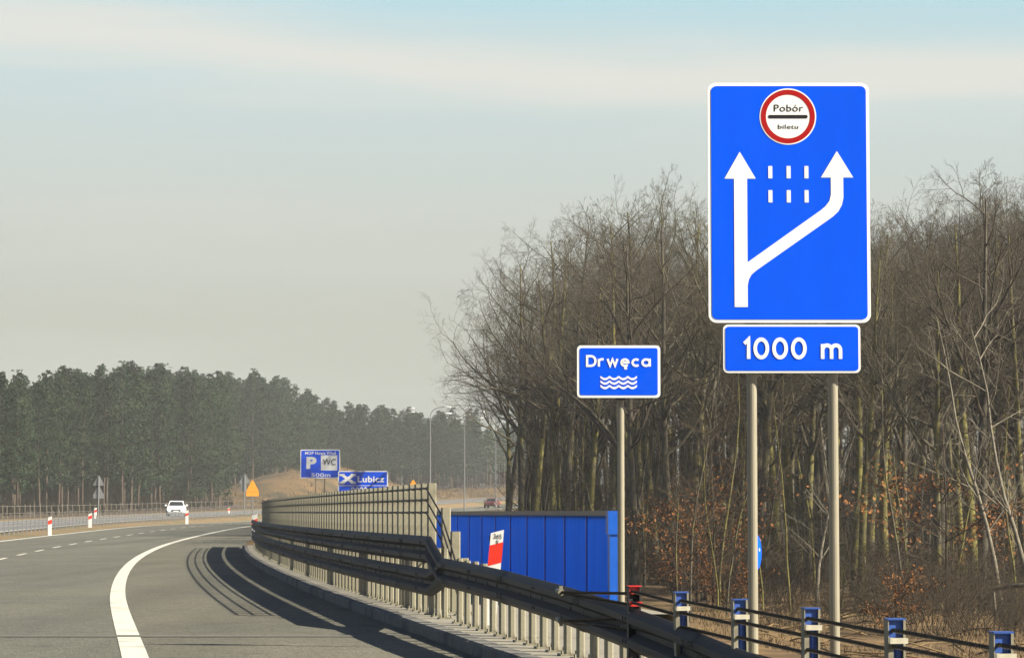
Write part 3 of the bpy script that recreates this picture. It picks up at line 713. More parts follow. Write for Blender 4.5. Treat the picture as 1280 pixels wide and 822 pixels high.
lb = ls.board(422.5, 485, 588.2, 624, 2, 1.2, M['blue'], th=.05)
m = MB(); letters(m, 'Lubicz', ls.x(447), ls.x(480.5), ls.z(602.3), 7.8 * ls.s, yy, .028); letters(m, '2000 m', ls.x(439), ls.x(470), ls.z(616), 7.5 * ls.s, yy, .028); m.build('lettering', M['white'], lb)
m = MB()
for a, b, c_, d_ in ((427.5, 593.2, 441.5, 603), (427.5, 603, 441.5, 593.2)):
    v0 = Vector((ls.x(a), yy, ls.z(b))); v1 = Vector((ls.x(c_), yy, ls.z(d_))); t = (v1 - v0).normalized(); n = Vector((-t.z, 0, t.x)) * (.09 if b < 600 else .1)
    off = Vector((0, -.002 if b < 600 else -.006, 0))
    m.add([v0 - n + off, v1 - n + off, v1 + n + off, v0 + n + off], [(0, 1, 2, 3)])
    for e in (v0, v1): m.add([e + off + Vector((sx2 * .17, -.004, sz2 * .07)) for sx2, sz2 in ((-1, -1), (1, -1), (1, 1), (-1, 1))], [(0, 1, 2, 3)])
m.build('crossing_symbol', M['white'], lb)
m = MB(); m.prism(ls.poly([(423, 606.2), (484.5, 606.2), (484.5, 606.9), (423, 606.9)]), yy, yy + .004); m.build('dividing_line', M['white'], lb)
for px in (436, 471): ls.pole(px, 610, .04, zbot=0, dy=.06)
def tri(cx_, y0, y1, half, n=4):  # rounded-ish triangle, apex up
    return [(cx_ - .8, y0), (cx_ + .8, y0), (cx_ + half, y1 - 1), (cx_ + half - .8, y1), (cx_ - half + .8, y1), (cx_ - half, y1 - 1)]
ts = SignSpace(123, 252, .80, 'warning_sign', 'two grey triangle sign backs one above the other on a thin post', 'road sign')
for nm, a, b in (('upper_triangle', 594, 606.5), ('lower_triangle', 607, 619.5)):
    flat(ts, [tri(123, a, b, 7)], nm, M['signback'], -.02, ts.o)
flat(ts, [[(116.3, 619.3), (129.7, 619.3), (129.7, 622.5), (116.3, 622.5)]], 'plate', M['signback'], -.03, ts.o)
m = MB(); m.tube([(0, -.05, 0), (0, -.05, ts.z(595))], .06, 8); m.build('post', M['lamppole'], ts.o)
tg = SignSpace(305.5, 287, 1.0, 'warning_sign', 'grey triangle sign back on a post behind the orange sign', 'road sign')
flat(tg, [tri(305.5, 592, 604, 7)], 'triangle', M['signback'], -.02, tg.o)
flat(tg, [[(301, 604.5), (308, 604.5), (308, 614), (301, 614)]], 'plate', M['signback'], -.02, tg.o)
m = MB(); m.tube([(0, -.05, 0), (0, -.05, tg.z(593))], .06, 8); m.build('post', M['lamppole'], tg.o)
to = SignSpace(315.5, 277, .95, 'warning_sign', 'bright orange roadworks triangle over an orange plate beside the brown bank', 'road sign')
flat(to, [[(314.4, 600.3), (316.6, 600.3), (323.6, 614), (307.4, 614)]], 'triangle', M['orange'], -.03, to.o)
flat(to, [[(307.6, 614.4), (323.4, 614.4), (323.4, 619.8), (307.6, 619.8)]], 'plate', M['orange'], -.03, to.o)
m = MB(); m.tube([(0, .03, 0), (0, .03, to.z(602))], .05, 8); m.build('post', M['lamppole'], to.o)
t2 = SignSpace(516.5, 330, .9, 'warning_sign', 'tiny orange triangle sign peeping over the tall end of the fence', 'road sign')
flat(t2, [[(515.6, 599.6), (517.4, 599.6), (521.5, 607), (511.5, 607)]], 'triangle', M['orange'], -.03, t2.o)
m = MB(); m.tube([(0, .03, 0), (0, .03, t2.z(602))], .05, 8); m.build('post', M['lamppole'], t2.o)

# ------------------------------------------------------------------ street lamps beyond the bend
def street_lamp(px, ytop, D, label, reach=2.1):
    base = at(px, 640, D); zg = ZR(D) - .2
    o = thing('street_lamp', label, 'street lamp', (base.x, base.y, zg), 0, 'street lamps along the bend')
    H = at(px, ytop, D).z - zg
    m = MB(); m.tube([(0, 0, 0), (0, 0, H * .5), (0, 0, H - 1.4)], [.10, .08, .055], 10); m.build('pole', M['lamppole'], o)
    for dy, dz in ((-.5, 0), (.5, -.75)):
        m = MB(); m.tube([(0, 0, H - 1.4 + dz * .2), (.06, dy * .2, H - .85 + dz), (.35, dy * .5, H - .38 + dz), (.85, dy * .8, H - .12 + dz), (reach - .4, dy, H + dz)], .045, 6); a = m.build('arm', M['lamppole'], o)
        m = MB()
        prof = [(-.42, .04), (-.3, .09), (0, .12), (.32, .11), (.48, .05)]
        m.sweep([[(reach + x, dy + r * 1.3 * math.cos(w), H + dz + r * .9 * math.sin(w)) for w in [2 * math.pi * j / 8 for j in range(8)]] for x, r in prof]); m.build('lamp_head', M['lampwhite'], a, smooth=True)
    return o
street_lamp(537.5, 508.5, 330, 'tall double armed street lamp rising just left of the fence end')
street_lamp(580.5, 514.5, 345, 'double armed street lamp whose pole stands before the red car')
street_lamp(619.5, 522, 375, 'double armed street lamp half lost in the bare branches')
street_lamp(502, 510, 560, 'street lamp farthest left, its lamps against the pine tops', 2.2)

# ------------------------------------------------------------------ cars
M['carwhite'] = mat('white car paint', (0.80, 0.80, 0.78), 0.25, spec=0.5)
M['carred'] = mat('dark red car paint', (0.10, 0.02, 0.02), 0.3, spec=0.5)
M['glass'] = mat('car glass', (0.02, 0.022, 0.025), 0.08, spec=0.6)
M['tyre'] = mat('tyre', (0.02, 0.02, 0.02), 0.9)
def emis(name, c, s):
    m = mat(name, c, 0.3); b = m.node_tree.nodes['Principled BSDF']; b.inputs['Emission Color'].default_value = (*c, 1); b.inputs['Emission Strength'].default_value = s; return m
M['headlight'] = emis('headlight', (1.0, 0.97, 0.85), 4.0)
M['taillight'] = emis('tail light', (0.9, 0.04, 0.03), 1.2)
def car(name, label, loc, rz, paint, lights, wd=1.86, ln=4.5, ht=1.6):
    """front faces -y in local space"""
    o = thing(name, label, 'car', loc, rz)
    st = [(-ln/2, .42, .62, .80), (-ln/2 + .12, .26, .84, .92), (-ln/2 + .9, .24, .98, .98), (-ln/2 + 1.3, .24, 1.03, 1.0), (0, .24, 1.04, 1.0), (ln/2 - .9, .24, 1.06, 1.0), (ln/2 - .12, .28, 1.02, .95), (ln/2, .45, .9, .86)]
    secs = []
    for y, z0, z1, k in st:
        w = wd / 2 * k
        secs.append([(-w * .9, y, z0), (w * .9, y, z0), (w, y, z0 + .15), (w, y, (z0 + z1) / 2 + .08), (w * .93, y, z1 - .03), (w * .8, y, z1), (-w * .8, y, z1), (-w * .93, y, z1 - .03), (-w, y, (z0 + z1) / 2 + .08), (-w, y, z0 + .15)])
    m = MB(); m.sweep(secs); m.build('body', paint, o, smooth=False)
    cb_ = [(-ln/2 + 1.25, 1.0, .86), (-ln/2 + 1.95, ht - .05, .70), (-ln/2 + 2.5, ht, .70), (ln/2 - .9, ht - .03, .69), (ln/2 - .3, 1.02, .82)]
    m = MB(); m.sweep([[(-wd/2 * .86, y, 1.0), (wd/2 * .86, y, 1.0), (wd/2 * k, y, z), (-wd/2 * k, y, z)] for y, z, k in cb_]); m.build('cabin', paint, o)
    def scr(y0, z0, k0, y1, z1, k1, off, nm):
        m = MB(); q = [(-wd/2*k0, y0, z0), (wd/2*k0, y0, z0), (wd/2*k1, y1, z1), (-wd/2*k1, y1, z1)]
        if off > 0: q = q[::-1]
        m.add([(x, y + off, z + .01) for x, y, z in q], [(0, 1, 2, 3)]); m.build(nm, M['glass'], o)
    scr(-ln/2 + 1.32, 1.05, .76, -ln/2 + 1.9, ht - .10, .63, -.04, 'windscreen')
    scr(ln/2 - .34, 1.08, .74, ln/2 - .82, ht - .10, .62, .05, 'rear_window')
    for s_ in (-1, 1):
        m = MB(); q = [(s_ * (wd/2 * .865), -ln/2 + 1.6, 1.05), (s_ * (wd/2 * .865), ln/2 - .6, 1.05), (s_ * (wd/2 * .73), ln/2 - 1.0, ht - .12), (s_ * (wd/2 * .73), -ln/2 + 2.1, ht - .12)]
        m.add(q if s_ < 0 else q[::-1], [(3, 2, 1, 0)]); m.build('side_window', M['glass'], o)
        for y in (-ln/2 + .85, ln/2 - .85):
            m = MB(); m.tube([(s_ * (wd/2 - .22), y, .33), (s_ * (wd/2 + .01), y, .33)], .33, 20); wl_ = m.build('wheel', M['tyre'], o)
            m = MB(); m.tube([(s_ * (wd/2 + .012), y, .33), (s_ * (wd/2 + .02), y, .33)], .20, 14); m.build('rim', M['signback'], wl_)
        m = MB(); m.box((s_ * (wd/2 + .08), -ln/2 + 1.55, 1.08), (.2, .1, .15)); m.build('mirror', paint, o)
        if lights == 'front':
            m = MB(); m.tube([(s_ * wd * .36, -ln/2 + .10, .70), (s_ * wd * .36, -ln/2 - .02, .69)], [.17, .14], 12); m.build('headlight', M['headlight'], o)
        else:
            m = MB(); m.box((s_ * wd * .40, ln/2 + .0, .82), (.30, .10, .20)); m.build('tail_light', M['taillight'], o)
    m = MB(); m.box((0, (-ln/2 - .01) if lights == 'front' else ln/2 + .01, .58), (.9, .06, .16)); m.build('grille' if lights == 'front' else 'bumper_recess', M['dark'], o)
    m = MB(); m.box((0, (-ln/2 - .045) if lights == 'front' else ln/2 + .045, .50 if lights == 'front' else .7), (.5, .02, .11)); m.build('number_plate', M['white'], o)
    if lights == 'rear':
        m = MB(); m.box((0, ln/2 - .75, ht - .1), (.5, .05, .05)); m.build('brake_light', M['taillight'], o)
q = at(220.5, 646, 265); car('oncoming_car', 'white oncoming car with headlights on, on the opposite carriageway', (q.x, q.y, ZO(262) + .03), .10, M['carwhite'], 'front', 1.85, 4.5, 1.52)
q = at(615, 636, 420); s_c = station(q.y, -2); car('red_car', 'dark red car with lit tail lights driving away before the wood', (q.x, q.y, ZR(s_c) + .02), -heading(s_c), M['carred'], 'rear', 1.9, 4.4, 1.5)

# ------------------------------------------------------------------ median rope barrier and forest fence, far left
mb_ = thing('median_barrier', 'low rope barrier with many thin posts along the grass median', 'rope barrier', P(160, -9.4) + Vector((0, 0, opp_z(160, -9.4) - ZR(160))))
m = MB(); m.box((0, 0, .36), (.06, .05, .72)); proto = None
for i, D in enumerate(drange(104, 290, 1.9)):
    if proto is None: o = m.build('post', M['thinpost']); proto = o
    else: o = proto.copy(); COL.objects.link(o)
    o.parent = mb_; p = P(D, -9.4); p.z = opp_z(D, -9.4); o.location = p - mb_.location
for zc in (.45, .58, .69):
    cm = MB(); pts = []
    for D in drange(100, 292, 4): p = P(D, -9.45); p.z = opp_z(D, -9.4) + zc; pts.append(p)
    cm.tube(pts, .016, 5); under(cm.build('rope', M['thinpost']), mb_)
mf = thing('forest_fence', 'low wire fence of pale posts at the foot of the pines', 'fence', P(230, -23.5))
m = MB(); m.tube([(0, 0, 0), (0, 0, 1.3)], .045, 6); proto = None
for i, D in enumerate(drange(150, 360, 2.6)):
    if proto is None: o = m.build('post', M['palebark']); proto = o
    else: o = proto.copy(); COL.objects.link(o)
    o.parent = mf; p = P(D, -23.5 + random.uniform(-.1, .1)); p.z = ground_z(D, -23.5) - random.uniform(0, .2); o.location = p - mf.location
for zc in (.5, 1.1):
    cm = MB(); pts = []
    for D in drange(150, 360, 4): p = P(D, -23.5); p.z = ground_z(D, -23.5) + zc; pts.append(p)
    cm.tube(pts, .012, 4); under(cm.build('wire', M['thinpost']), mf)

# ------------------------------------------------------------------ trees
def grow(mb, rnd, p0, d0, length, r0, level, maxlevel, nseg, kids, wob, mi=0, up=.15, r1=None, start=.25):
    """one limb and its children"""
    pts = [p0]; d = d0.normalized(); seg = length / nseg
    for i in range(nseg):
        d = (d + Vector((rnd.gauss(0, wob), rnd.gauss(0, wob), rnd.gauss(0, wob) + up * .25))).normalized(); pts.append(pts[-1] + d * seg)
    r1 = r0 * .3 if r1 is None else r1
    rad = [r0 + (r1 - r0) * i / nseg for i in range(nseg + 1)]
    mb.tube(pts, rad, (7, 5, 4, 3, 3)[level], cap=False, mi=mi)
    if level >= maxlevel: return
    n = kids[level]
    for k in range(n):
        q = start + (1 - start) * (k + rnd.random()) / n; q = min(q, .98); i = min(int(q * nseg), nseg - 1); f = q * nseg - i
        p = pts[i].lerp(pts[i + 1], f); t = (pts[i + 1] - pts[i]).normalized()
        a = rnd.uniform(0, 2 * math.pi); e = t.cross(Vector((math.cos(a), math.sin(a), .3))).normalized()
        ang = rnd.uniform(.5, 1.0); dd_ = t * math.cos(ang) + e * math.sin(ang)
        ll = length * rnd.uniform(.35, .62) * (1.1 - .55 * q)
        grow(mb, rnd, p, dd_, ll, max(.0055, (rad[i]) * rnd.uniform(.4, .6)), level + 1, maxlevel, max(2, nseg - 2), kids, wob * .85, mi, up * .3, max(.004, rad[i] * .15), .15)
def decid(seed, H, crown=.42, nprim=20, spread=.36, lean=0.0):
    rnd = random.Random(seed); tr = MB(); cr = MB()
    pts = [Vector((0, 0, -.3))]; d = Vector((rnd.gauss(0, .02) + lean, rnd.gauss(0, .02), 1)); n = 12; r0 = .0125 * H * rnd.uniform(.8, 1.2)
    for i in range(n):
        d = (d + Vector((rnd.gauss(0, .03), rnd.gauss(0, .03), .07))).normalized(); pts.append(pts[-1] + d * (H / n))
    rad = [r0 * (1.25 if i == 0 else 1) * (1 - .9 * (i / n) ** 1.1) + .008 for i in range(n + 1)]
    tr.tube(pts, rad, 9, cap=False)
    for k in range(2 if seed % 3 else 3):      # the stem forks into rising limbs
        i = rnd.randint(5, 7); a = rnd.uniform(0, 6.28); el = rnd.uniform(.95, 1.2)
        grow(cr, rnd, pts[i], Vector((math.cos(a) * math.cos(el), math.sin(a) * math.cos(el), math.sin(el))), H * rnd.uniform(.38, .5), rad[i] * .72, 1, 4, 9, (0, 9, 6, 4), .10, 0, .18, .012, .2)
    for k in range(nprim):
        q = crown + (.97 - crown) * (k + rnd.random() * .8) / nprim; i = min(int(q * n), n - 1); p = pts[i].lerp(pts[i + 1], q * n - i)
        a = k * 2.4 + rnd.uniform(-.5, .5); el = rnd.uniform(.15, .75) + .40 * q
        dd_ = Vector((math.cos(a) * math.cos(el), math.sin(a) * math.cos(el), math.sin(el)))
        ll = H * spread * (1.15 - .80 * (q - crown) / (1 - crown)) * rnd.uniform(.7, 1.1)
        grow(cr, rnd, p, dd_, ll, max(.024, rad[i] * rnd.uniform(.42, .68)), 1, 4, 7, (0, 7, 6, 4), .15, 0, .12, .008)
    for k in range(7):       # thin dead twigs on the bare stem
        q = rnd.uniform(.12, crown); i = min(int(q * n), n - 1); p = pts[i].lerp(pts[i + 1], q * n - i); a = rnd.uniform(0, 6.28)
        grow(cr, rnd, p, Vector((math.cos(a), math.sin(a), rnd.uniform(-.2, .6))), rnd.uniform(1.0, 2.8), .016, 2, 4, 4, (0, 0, 5, 3), .15, 0, .05, .006)
    return tr, cr
protos = []
NAMES = [(11, 19.0, .42, 15, .40, 0), (12, 18.0, .52, 13, .36, .02), (13, 20.0, .38, 16, .40, -.02), (14, 17.5, .46, 14, .40, .03), (15, 20.5, .54, 13, .34, 0), (16, 18.5, .36, 16, .42, -.04), (17, 19.5, .48, 14, .38, .01)]
for a in NAMES:
    tr, cr = decid(*a); o = thing('bare_tree', '', 'tree'); tr.build('trunk', M['bark'], o, smooth=True); cr.build('crown', M['twig'], o, smooth=True); o['H'] = max(v[2] for v in cr.v); protos.append(o)
used = set()
def put_tree(k, px, D, ytop, label, group, rz=None, lean=0):
    k = k % len(protos)
    if k in used: o = copy_tree(protos[k])
    else: o = protos[k]; used.add(k)
    X = (px - 640) / F * D; u, s_ = ux(px, D); zg = ground_z(s_, u)
    Ht = at(px, ytop, D).z - zg; sc = Ht / protos[k]['H']
    o.location = (X, D, zg); o.scale = (sc, sc, sc); o.rotation_euler = (0, lean, random.uniform(0, 6.28) if rz is None else rz)
    tag(o, label, 'tree', group); return o
rt = random.Random(5)
def skyline(px): return -14 + float(np.interp(px, [560, 600, 640, 670, 700, 760, 800, 850, 900, 960, 1040, 1090, 1130, 1180, 1240, 1290, 1400], [420, 375, 310, 272, 285, 246, 250, 216, 245, 250, 255, 252, 238, 245, 196, 215, 230]))
G1 = 'tall bare trees of the roadside wood'
k = 0
LBL = 'tall leafless tree in the dense wood behind the signs'
# the wood's edge, front rank: trunks one can pick out
front = [(628, 176, 350, 'short bare tree at the far left edge of the wood beside the lamps'), (702, 140, 246, 'bare tree rising just left of the small river sign'), (668, 150, 240, 'leftmost tall bare tree of the wood, its crown leaning out towards the road'), (650, 168, 290, 'slim bare tree at the far left edge of the wood behind its leftmost crown')]
for px, D, yt, lb_ in front:
    put_tree(k, px, D, yt, lb_, None, lean=-.06); k += 1
for px in range(706, 1480, 17):
    q = px + rt.uniform(-7, 7); D = rt.uniform(88, 120) + (1300 - min(px, 1300)) * .035
    put_tree(k, q, D, skyline(q) + rt.uniform(0, 70), LBL, G1); k += 1
for px in range(690, 1480, 18):
    q = px + rt.uniform(-7, 7); D = rt.uniform(122, 160) + (1300 - min(px, 1300)) * .02
    put_tree(k, q, D, skyline(q) + rt.uniform(5, 110), LBL, G1); k += 1
for px in range(640, 1320, 20):
    q = px + rt.uniform(-7, 7); D = rt.uniform(160, 215)
    put_tree(k, q, D, skyline(q) + rt.uniform(25, 150), LBL, G1); k += 1

# thin young stems
sap = []
for seed, H in ((31, 8.0), (32, 10.0), (33, 7.0)):
    rnd = random.Random(seed); tr = MB(); cr = MB(); pts = [Vector((0, 0, -.2))]; d = Vector((0, 0, 1))
    for i in range(8): d = (d + Vector((rnd.gauss(0, .06), rnd.gauss(0, .06), .06))).normalized(); pts.append(pts[-1] + d * H / 8)
    tr.tube(pts, [.055 - .0058 * i for i in range(9)], 6, cap=False)
    for j in range(26):
        q = rnd.uniform(.12, .97); i = min(int(q * 8), 7); p = pts[i].lerp(pts[i + 1], q * 8 - i); a = rnd.uniform(0, 6.28)
        grow(cr, rnd, p, Vector((math.cos(a), math.sin(a), rnd.uniform(.3, 1.1))), H * rnd.uniform(.1, .26), .014, 2, 4, 4, (0, 0, 5, 3), .12, 0, .2, .006)
    o = thing('sapling', '', 'young tree'); tr.build('stem', M['bark'], o, smooth=True); cr.build('twigs', M['brush'], o, smooth=True); sap.append([o, False])
def put_from(pool, i, px, D, label, cat, group, sc=1.0):
    e = pool[i % len(pool)]
    o = copy_tree(e[0]) if e[1] else e[0]; e[1] = True
    u, s_ = ux(px, D); o.location = ((px - 640) / F * D, D, ground_z(s_, u)); o.scale = (sc, sc, sc); o.rotation_euler = (0, 0, rt.uniform(0, 6.28)); tag(o, label, cat, group); return o
for i in range(70):
    px = rt.uniform(640, 1310); D = rt.uniform(78 if px > 830 else 110, 150)
    put_from(sap, i, px, D, 'thin brown sapling among the trunks of the bare wood', 'young tree', 'saplings in the bare wood', rt.uniform(.6, 1.15))
# brushwood
shr = []
for seed in (41, 42, 43):
    rnd = random.Random(seed); cr = MB()
    for j in range(34):
        a = rnd.uniform(0, 6.28); t_ = rnd.uniform(.1, .8)
        grow(cr, rnd, Vector((rnd.gauss(0, .5), rnd.gauss(0, .5), -.1)), Vector((math.cos(a) * t_, math.sin(a) * t_, 1)), rnd.uniform(1.2, 3.0), .014, 2, 4, 5, (0, 0, 6, 4), .14, 0, .1, .006)
    o = thing('shrub', '', 'shrub'); cr.build('twigs', M['brush'], o, smooth=True); shr.append([o, False])
for i in range(90):
    px = rt.uniform(625, 1310); D = rt.uniform(70 if px > 900 else 105, 140)
    put_from(shr, i, px, D, 'tangled leafless shrub on the leaf covered floor of the wood', 'shrub', 'leafless shrubs under the wood', rt.uniform(.35, 1.0))
# dark evergreen-looking thicket at the left foot of the wood
# young oaks that keep their rust coloured leaves
oak = []
for seed, H in ((51, 3.2), (52, 4.4), (53, 2.4)):
    rnd = random.Random(seed); cr = MB(); lf = MB()
    for j in range(16):
        a = rnd.uniform(0, 6.28); ll = H * rnd.uniform(.35, .7); base = Vector((rnd.gauss(0, .08), rnd.gauss(0, .08), H * rnd.uniform(0, .6)))
        dd_ = Vector((math.cos(a) * .8, math.sin(a) * .8, rnd.uniform(.2, 1)))
        grow(cr, rnd, base, dd_, ll, .016, 2, 3, 4, (0, 0, 5), .12, 0, .1, .006)
        for _ in range(110):
            c_ = base + dd_.normalized() * ll * rnd.uniform(.35, 1.0) + Vector((rnd.gauss(0, .16), rnd.gauss(0, .16), rnd.gauss(0, .14)))
            if rnd.random() < .3 or (j % 4 == 0): continue
            e1 = Vector((rnd.gauss(0, 1), rnd.gauss(0, 1), rnd.gauss(0, 1))).normalized(); e2 = e1.cross(Vector((rnd.gauss(0, 1), rnd.gauss(0, 1), rnd.gauss(0, 1)))).normalized(); s1 = rnd.uniform(.03, .062); s2 = s1 * .6
            lf.add([c_ - e1 * s1, c_ + e2 * s2, c_ + e1 * s1, c_ - e2 * s2], [(0, 1, 2, 3)])
    cr.tube([(0, 0, -.1), (.05, 0, H * .5), (0, .05, H)], [.04, .025, .008], 6)
    o = thing('young_oak', '', 'young tree'); cr.build('twigs', M['brush'], o, smooth=True); lf.build('leaves', M['rust'], o); oak.append([o, False])
for i, (px, D, sc) in enumerate(((870, 92, 1.0), (890, 90, 1.15), (905, 96, .9), (850, 104, 1.1), (880, 100, 1.4), (918, 88, .8), (840, 98, .8))):
    put_from(oak, i, px, D, 'young oak with withered rust leaves left of the big sign pole', 'young tree', 'rust leaved young oaks by the sign pole', sc)
q = put_from(oak, 2, 1118, 72, 'low rust leaved young oak behind the blue rope posts on the right', 'young tree', None, .85)
q = put_from(oak, 1, 1140, 84, 'second rust leaved young oak beside the low one, a little farther in', 'young tree', None, .35)
for px, D, zup, sc, lb_ in ((1180, 88, 0, 1.5, 'tallest rust leaved young oak at the right of the wood'), (1238, 96, 0, 1.35, 'rust leaved young oak near the right edge of the photo'), (760, 118, 0, .9, 'rust leaved young oak low behind the blue wall end')):
    put_from(oak, 1, px, D, lb_, 'young tree', None, sc)
# dry grass and fallen twigs on the open floor of the wood
dg_ = MB(); rnd = random.Random(201)
for i in range(7000):
    D = rnd.uniform(42, 118); px = rnd.uniform(840, 1330); u, s_ = ux(px, D)
    if u < 7.2: continue
    if math.sin(D * .31 + u * .5) + math.sin(u * .9 - D * .17) < rnd.uniform(-1.2, .9): continue
    X = (px - 640) / F * D; z = ground_z(s_, u) - .04; hh = rnd.uniform(.08, .38)
    for _ in range(3):
        b = Vector((X + rnd.gauss(0, .08), D + rnd.gauss(0, .08), z)); t_ = Vector((rnd.gauss(0, .5), rnd.gauss(0, .5), 1)).normalized() * hh; w_ = Vector((rnd.uniform(-1, 1), rnd.uniform(-1, 1), 0)).normalized() * .012
        dg_.add([b - w_, b + w_, b + t_], [(0, 1, 2)])
for i in range(160):
    D = rnd.uniform(50, 110); px = rnd.uniform(900, 1330); u, s_ = ux(px, D)
    if u < 8: continue
    p = Vector(((px - 640) / F * D, D, ground_z(s_, u) + .05)); a = rnd.uniform(0, 6.28); e = Vector((math.cos(a), math.sin(a), rnd.uniform(0, .25))) * rnd.uniform(.5, 1.8)
    dg_.tube([p, p + e * .5 + Vector((0, 0, .05)), p + e], [.022, .018, .008], 4, cap=False)
tag(dg_.build('dry_grass', M['straw']), 'dry straw coloured grass and fallen twigs on the floor of the wood', 'dry grass', kind='stuff')
# pale broken birch stems at the right edge
def birch(px, D, H, lean, label, seed):
    rnd = random.Random(seed); u, s_ = ux(px, D); o = thing('birch', label, 'tree', ((px - 640) / F * D, D, ground_z(s_, u)))
    tr = MB(); cr = MB(); pts = [Vector((0, 0, -.2))]; d = Vector((lean, 0, 1)).normalized()
    for i in range(9): d = (d + Vector((rnd.gauss(0, .08), rnd.gauss(0, .05), .05))).normalized(); pts.append(pts[-1] + d * H / 9)
    tr.tube(pts, [.085 - .008 * i for i in range(10)], 7, cap=False); tr.build('trunk', M['palebark'], o, smooth=True)
    for j in range(14):
        q_ = rnd.uniform(.25, .97); i = min(int(q_ * 9), 8); p = pts[i].lerp(pts[i + 1], q_ * 9 - i); a = rnd.uniform(0, 6.28)
        grow(cr, rnd, p, Vector((math.cos(a), math.sin(a), rnd.uniform(.3, 1.2))), H * rnd.uniform(.12, .3), .022, 2, 4, 4, (0, 0, 5, 3), .12, 0, .2, .007)
    cr.build('branches', M['palebark'], o, smooth=True)
birch(1256, 80, 9.5, -.10, 'pale crooked birch at the right edge, leaning left', 61)
birch(1290, 76, 9.0, -.22, 'pale birch reaching in from the right edge of the photo', 62)
birch(1020, 92, 7.0, .05, 'thin pale birch between the two poles of the big sign', 63)
m = MB(); a = at(1242, 736, 74); b = at(1300, 730, 73); c_ = at(1245, 775, 74); m.tube([c_, a + Vector((0, 0, -.05))], .035, 6); m.tube([a, a.lerp(b, .5) + Vector((0, 0, .03)), b], [.05, .06, .07], 7)
tag(m.build('broken_branch', M['palebark'], smooth=True), 'pale snapped branch lying level on an upright stub at the right edge', 'branch')


# deep wood behind: a mass of stems and twigs nobody could count
bm_ = MB(); rnd = random.Random(77)
for i in range(420):
    px = rnd.uniform(655, 1330); D = rnd.uniform(150, 240); u, s_ = ux(px, D); X = (px - 640) / F * D; zg = ground_z(s_, u); H = rnd.uniform(7, 14)
    bm_.tube([(X, D, zg - .3), (X + rnd.gauss(0, .3), D, zg + H * .5), (X + rnd.gauss(0, .6), D, zg + H)], [.13, .09, .02], 5, cap=False)
    for j in range(16):
        q_ = rnd.uniform(.05, .95); a = rnd.uniform(0, 6.28); p = Vector((X, D, zg + H * q_)); dd_ = Vector((math.cos(a), math.sin(a), rnd.uniform(.2, 1)))
        grow(bm_, rnd, p, dd_, rnd.uniform(1.2, 3.0), .022, 3, 4, 3, (0, 0, 0, 5), .15, 0, .1, .008)
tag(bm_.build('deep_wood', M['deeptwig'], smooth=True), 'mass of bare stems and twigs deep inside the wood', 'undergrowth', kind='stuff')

# ------------------------------------------------------------------ pines across the road
pines = []
for seed, H, c0_, wid in ((81, 16, .14, 2.7), (82, 16.4, .24, 2.5), (83, 15.6, .08, 2.9), (84, 16.6, .26, 2.6), (85, 16.1, .18, 2.4)):
    rnd = random.Random(seed); tr = MB(); cr = MB()
    tr.tube([(0, 0, -.4), (rnd.gauss(0, .15), rnd.gauss(0, .15), H * .5), (rnd.gauss(0, .2), rnd.gauss(0, .2), H * .97)], [.16, .11, .03], 7, cap=False)
    nb = 60
    for j in range(nb):
        q_ = c0_ + (1 - c0_) * (j + rnd.random()) / nb; a = j * 2.39996 + rnd.uniform(-.4, .4)
        env = wid * (1.05 - ((q_ - c0_) / (1 - c0_)) ** 2.3 * .92) * rnd.uniform(.5, 1.1) * (.65 + .35 * min(1, (q_ - c0_) * 5))
        tip = Vector((math.cos(a) * env, math.sin(a) * env, H * q_ + env * rnd.uniform(.0, .45)))
        b0 = Vector((0, 0, H * q_)); cr.tube([b0, b0.lerp(tip, .6), tip], [.035, .022, .01], 3, cap=False)
        for s_ in range(int(7 + env * 8)):
            f = rnd.uniform(.35, 1.08); c_ = b0.lerp(tip, f) + Vector((rnd.gauss(0, .22), rnd.gauss(0, .22), rnd.gauss(.05, .14)))
            for _ in range(7):      # a tuft of needles
                e1 = Vector((rnd.gauss(0, 1), rnd.gauss(0, 1), rnd.gauss(.35, .7))).normalized(); e2 = e1.cross(Vector((rnd.gauss(0, 1), rnd.gauss(0, 1), rnd.gauss(0, 1)))).normalized(); s1 = rnd.uniform(.17, .36); s2 = s1 * .26
                cr.add([c_, c_ + e1 * s1 * .6 + e2 * s2, c_ + e1 * s1, c_ + e1 * s1 * .6 - e2 * s2], [(0, 1, 2, 3)])
    o = thing('pine_tree', '', 'pine'); tr.build('trunk', M['pinebark'], o, smooth=True); cr.build('crown', M['needles'], o); pines.append([o, False, max(v[2] for v in cr.v)])
def edge_u(D): return float(np.interp(D, [150, 330, 375, 400, 470, 560, 700], [-31, -31, -33, -47, -50, -52, -55]))
rp = random.Random(9); ntree = 0; cand = []
for row, (du, step) in enumerate(((0, 2.9), (-6, 3.8), (-14, 4.2))):
    D = 205.0 if row == 0 else 215.0
    while D < 690:
        cand.append((row, D, edge_u(D) + du + rp.uniform(-1.6, 1.6))); D += step * rp.uniform(.7, 1.3)
vis = []
for row, D, u in cand:
    p = P(D, u); px = 640 + F * p.x / p.y
    if -90 < px < 700: vis.append((row, D, u, p))
vis.sort(key=lambda t: t[3].y)
rest = vis[295:]; vis = vis[:295]
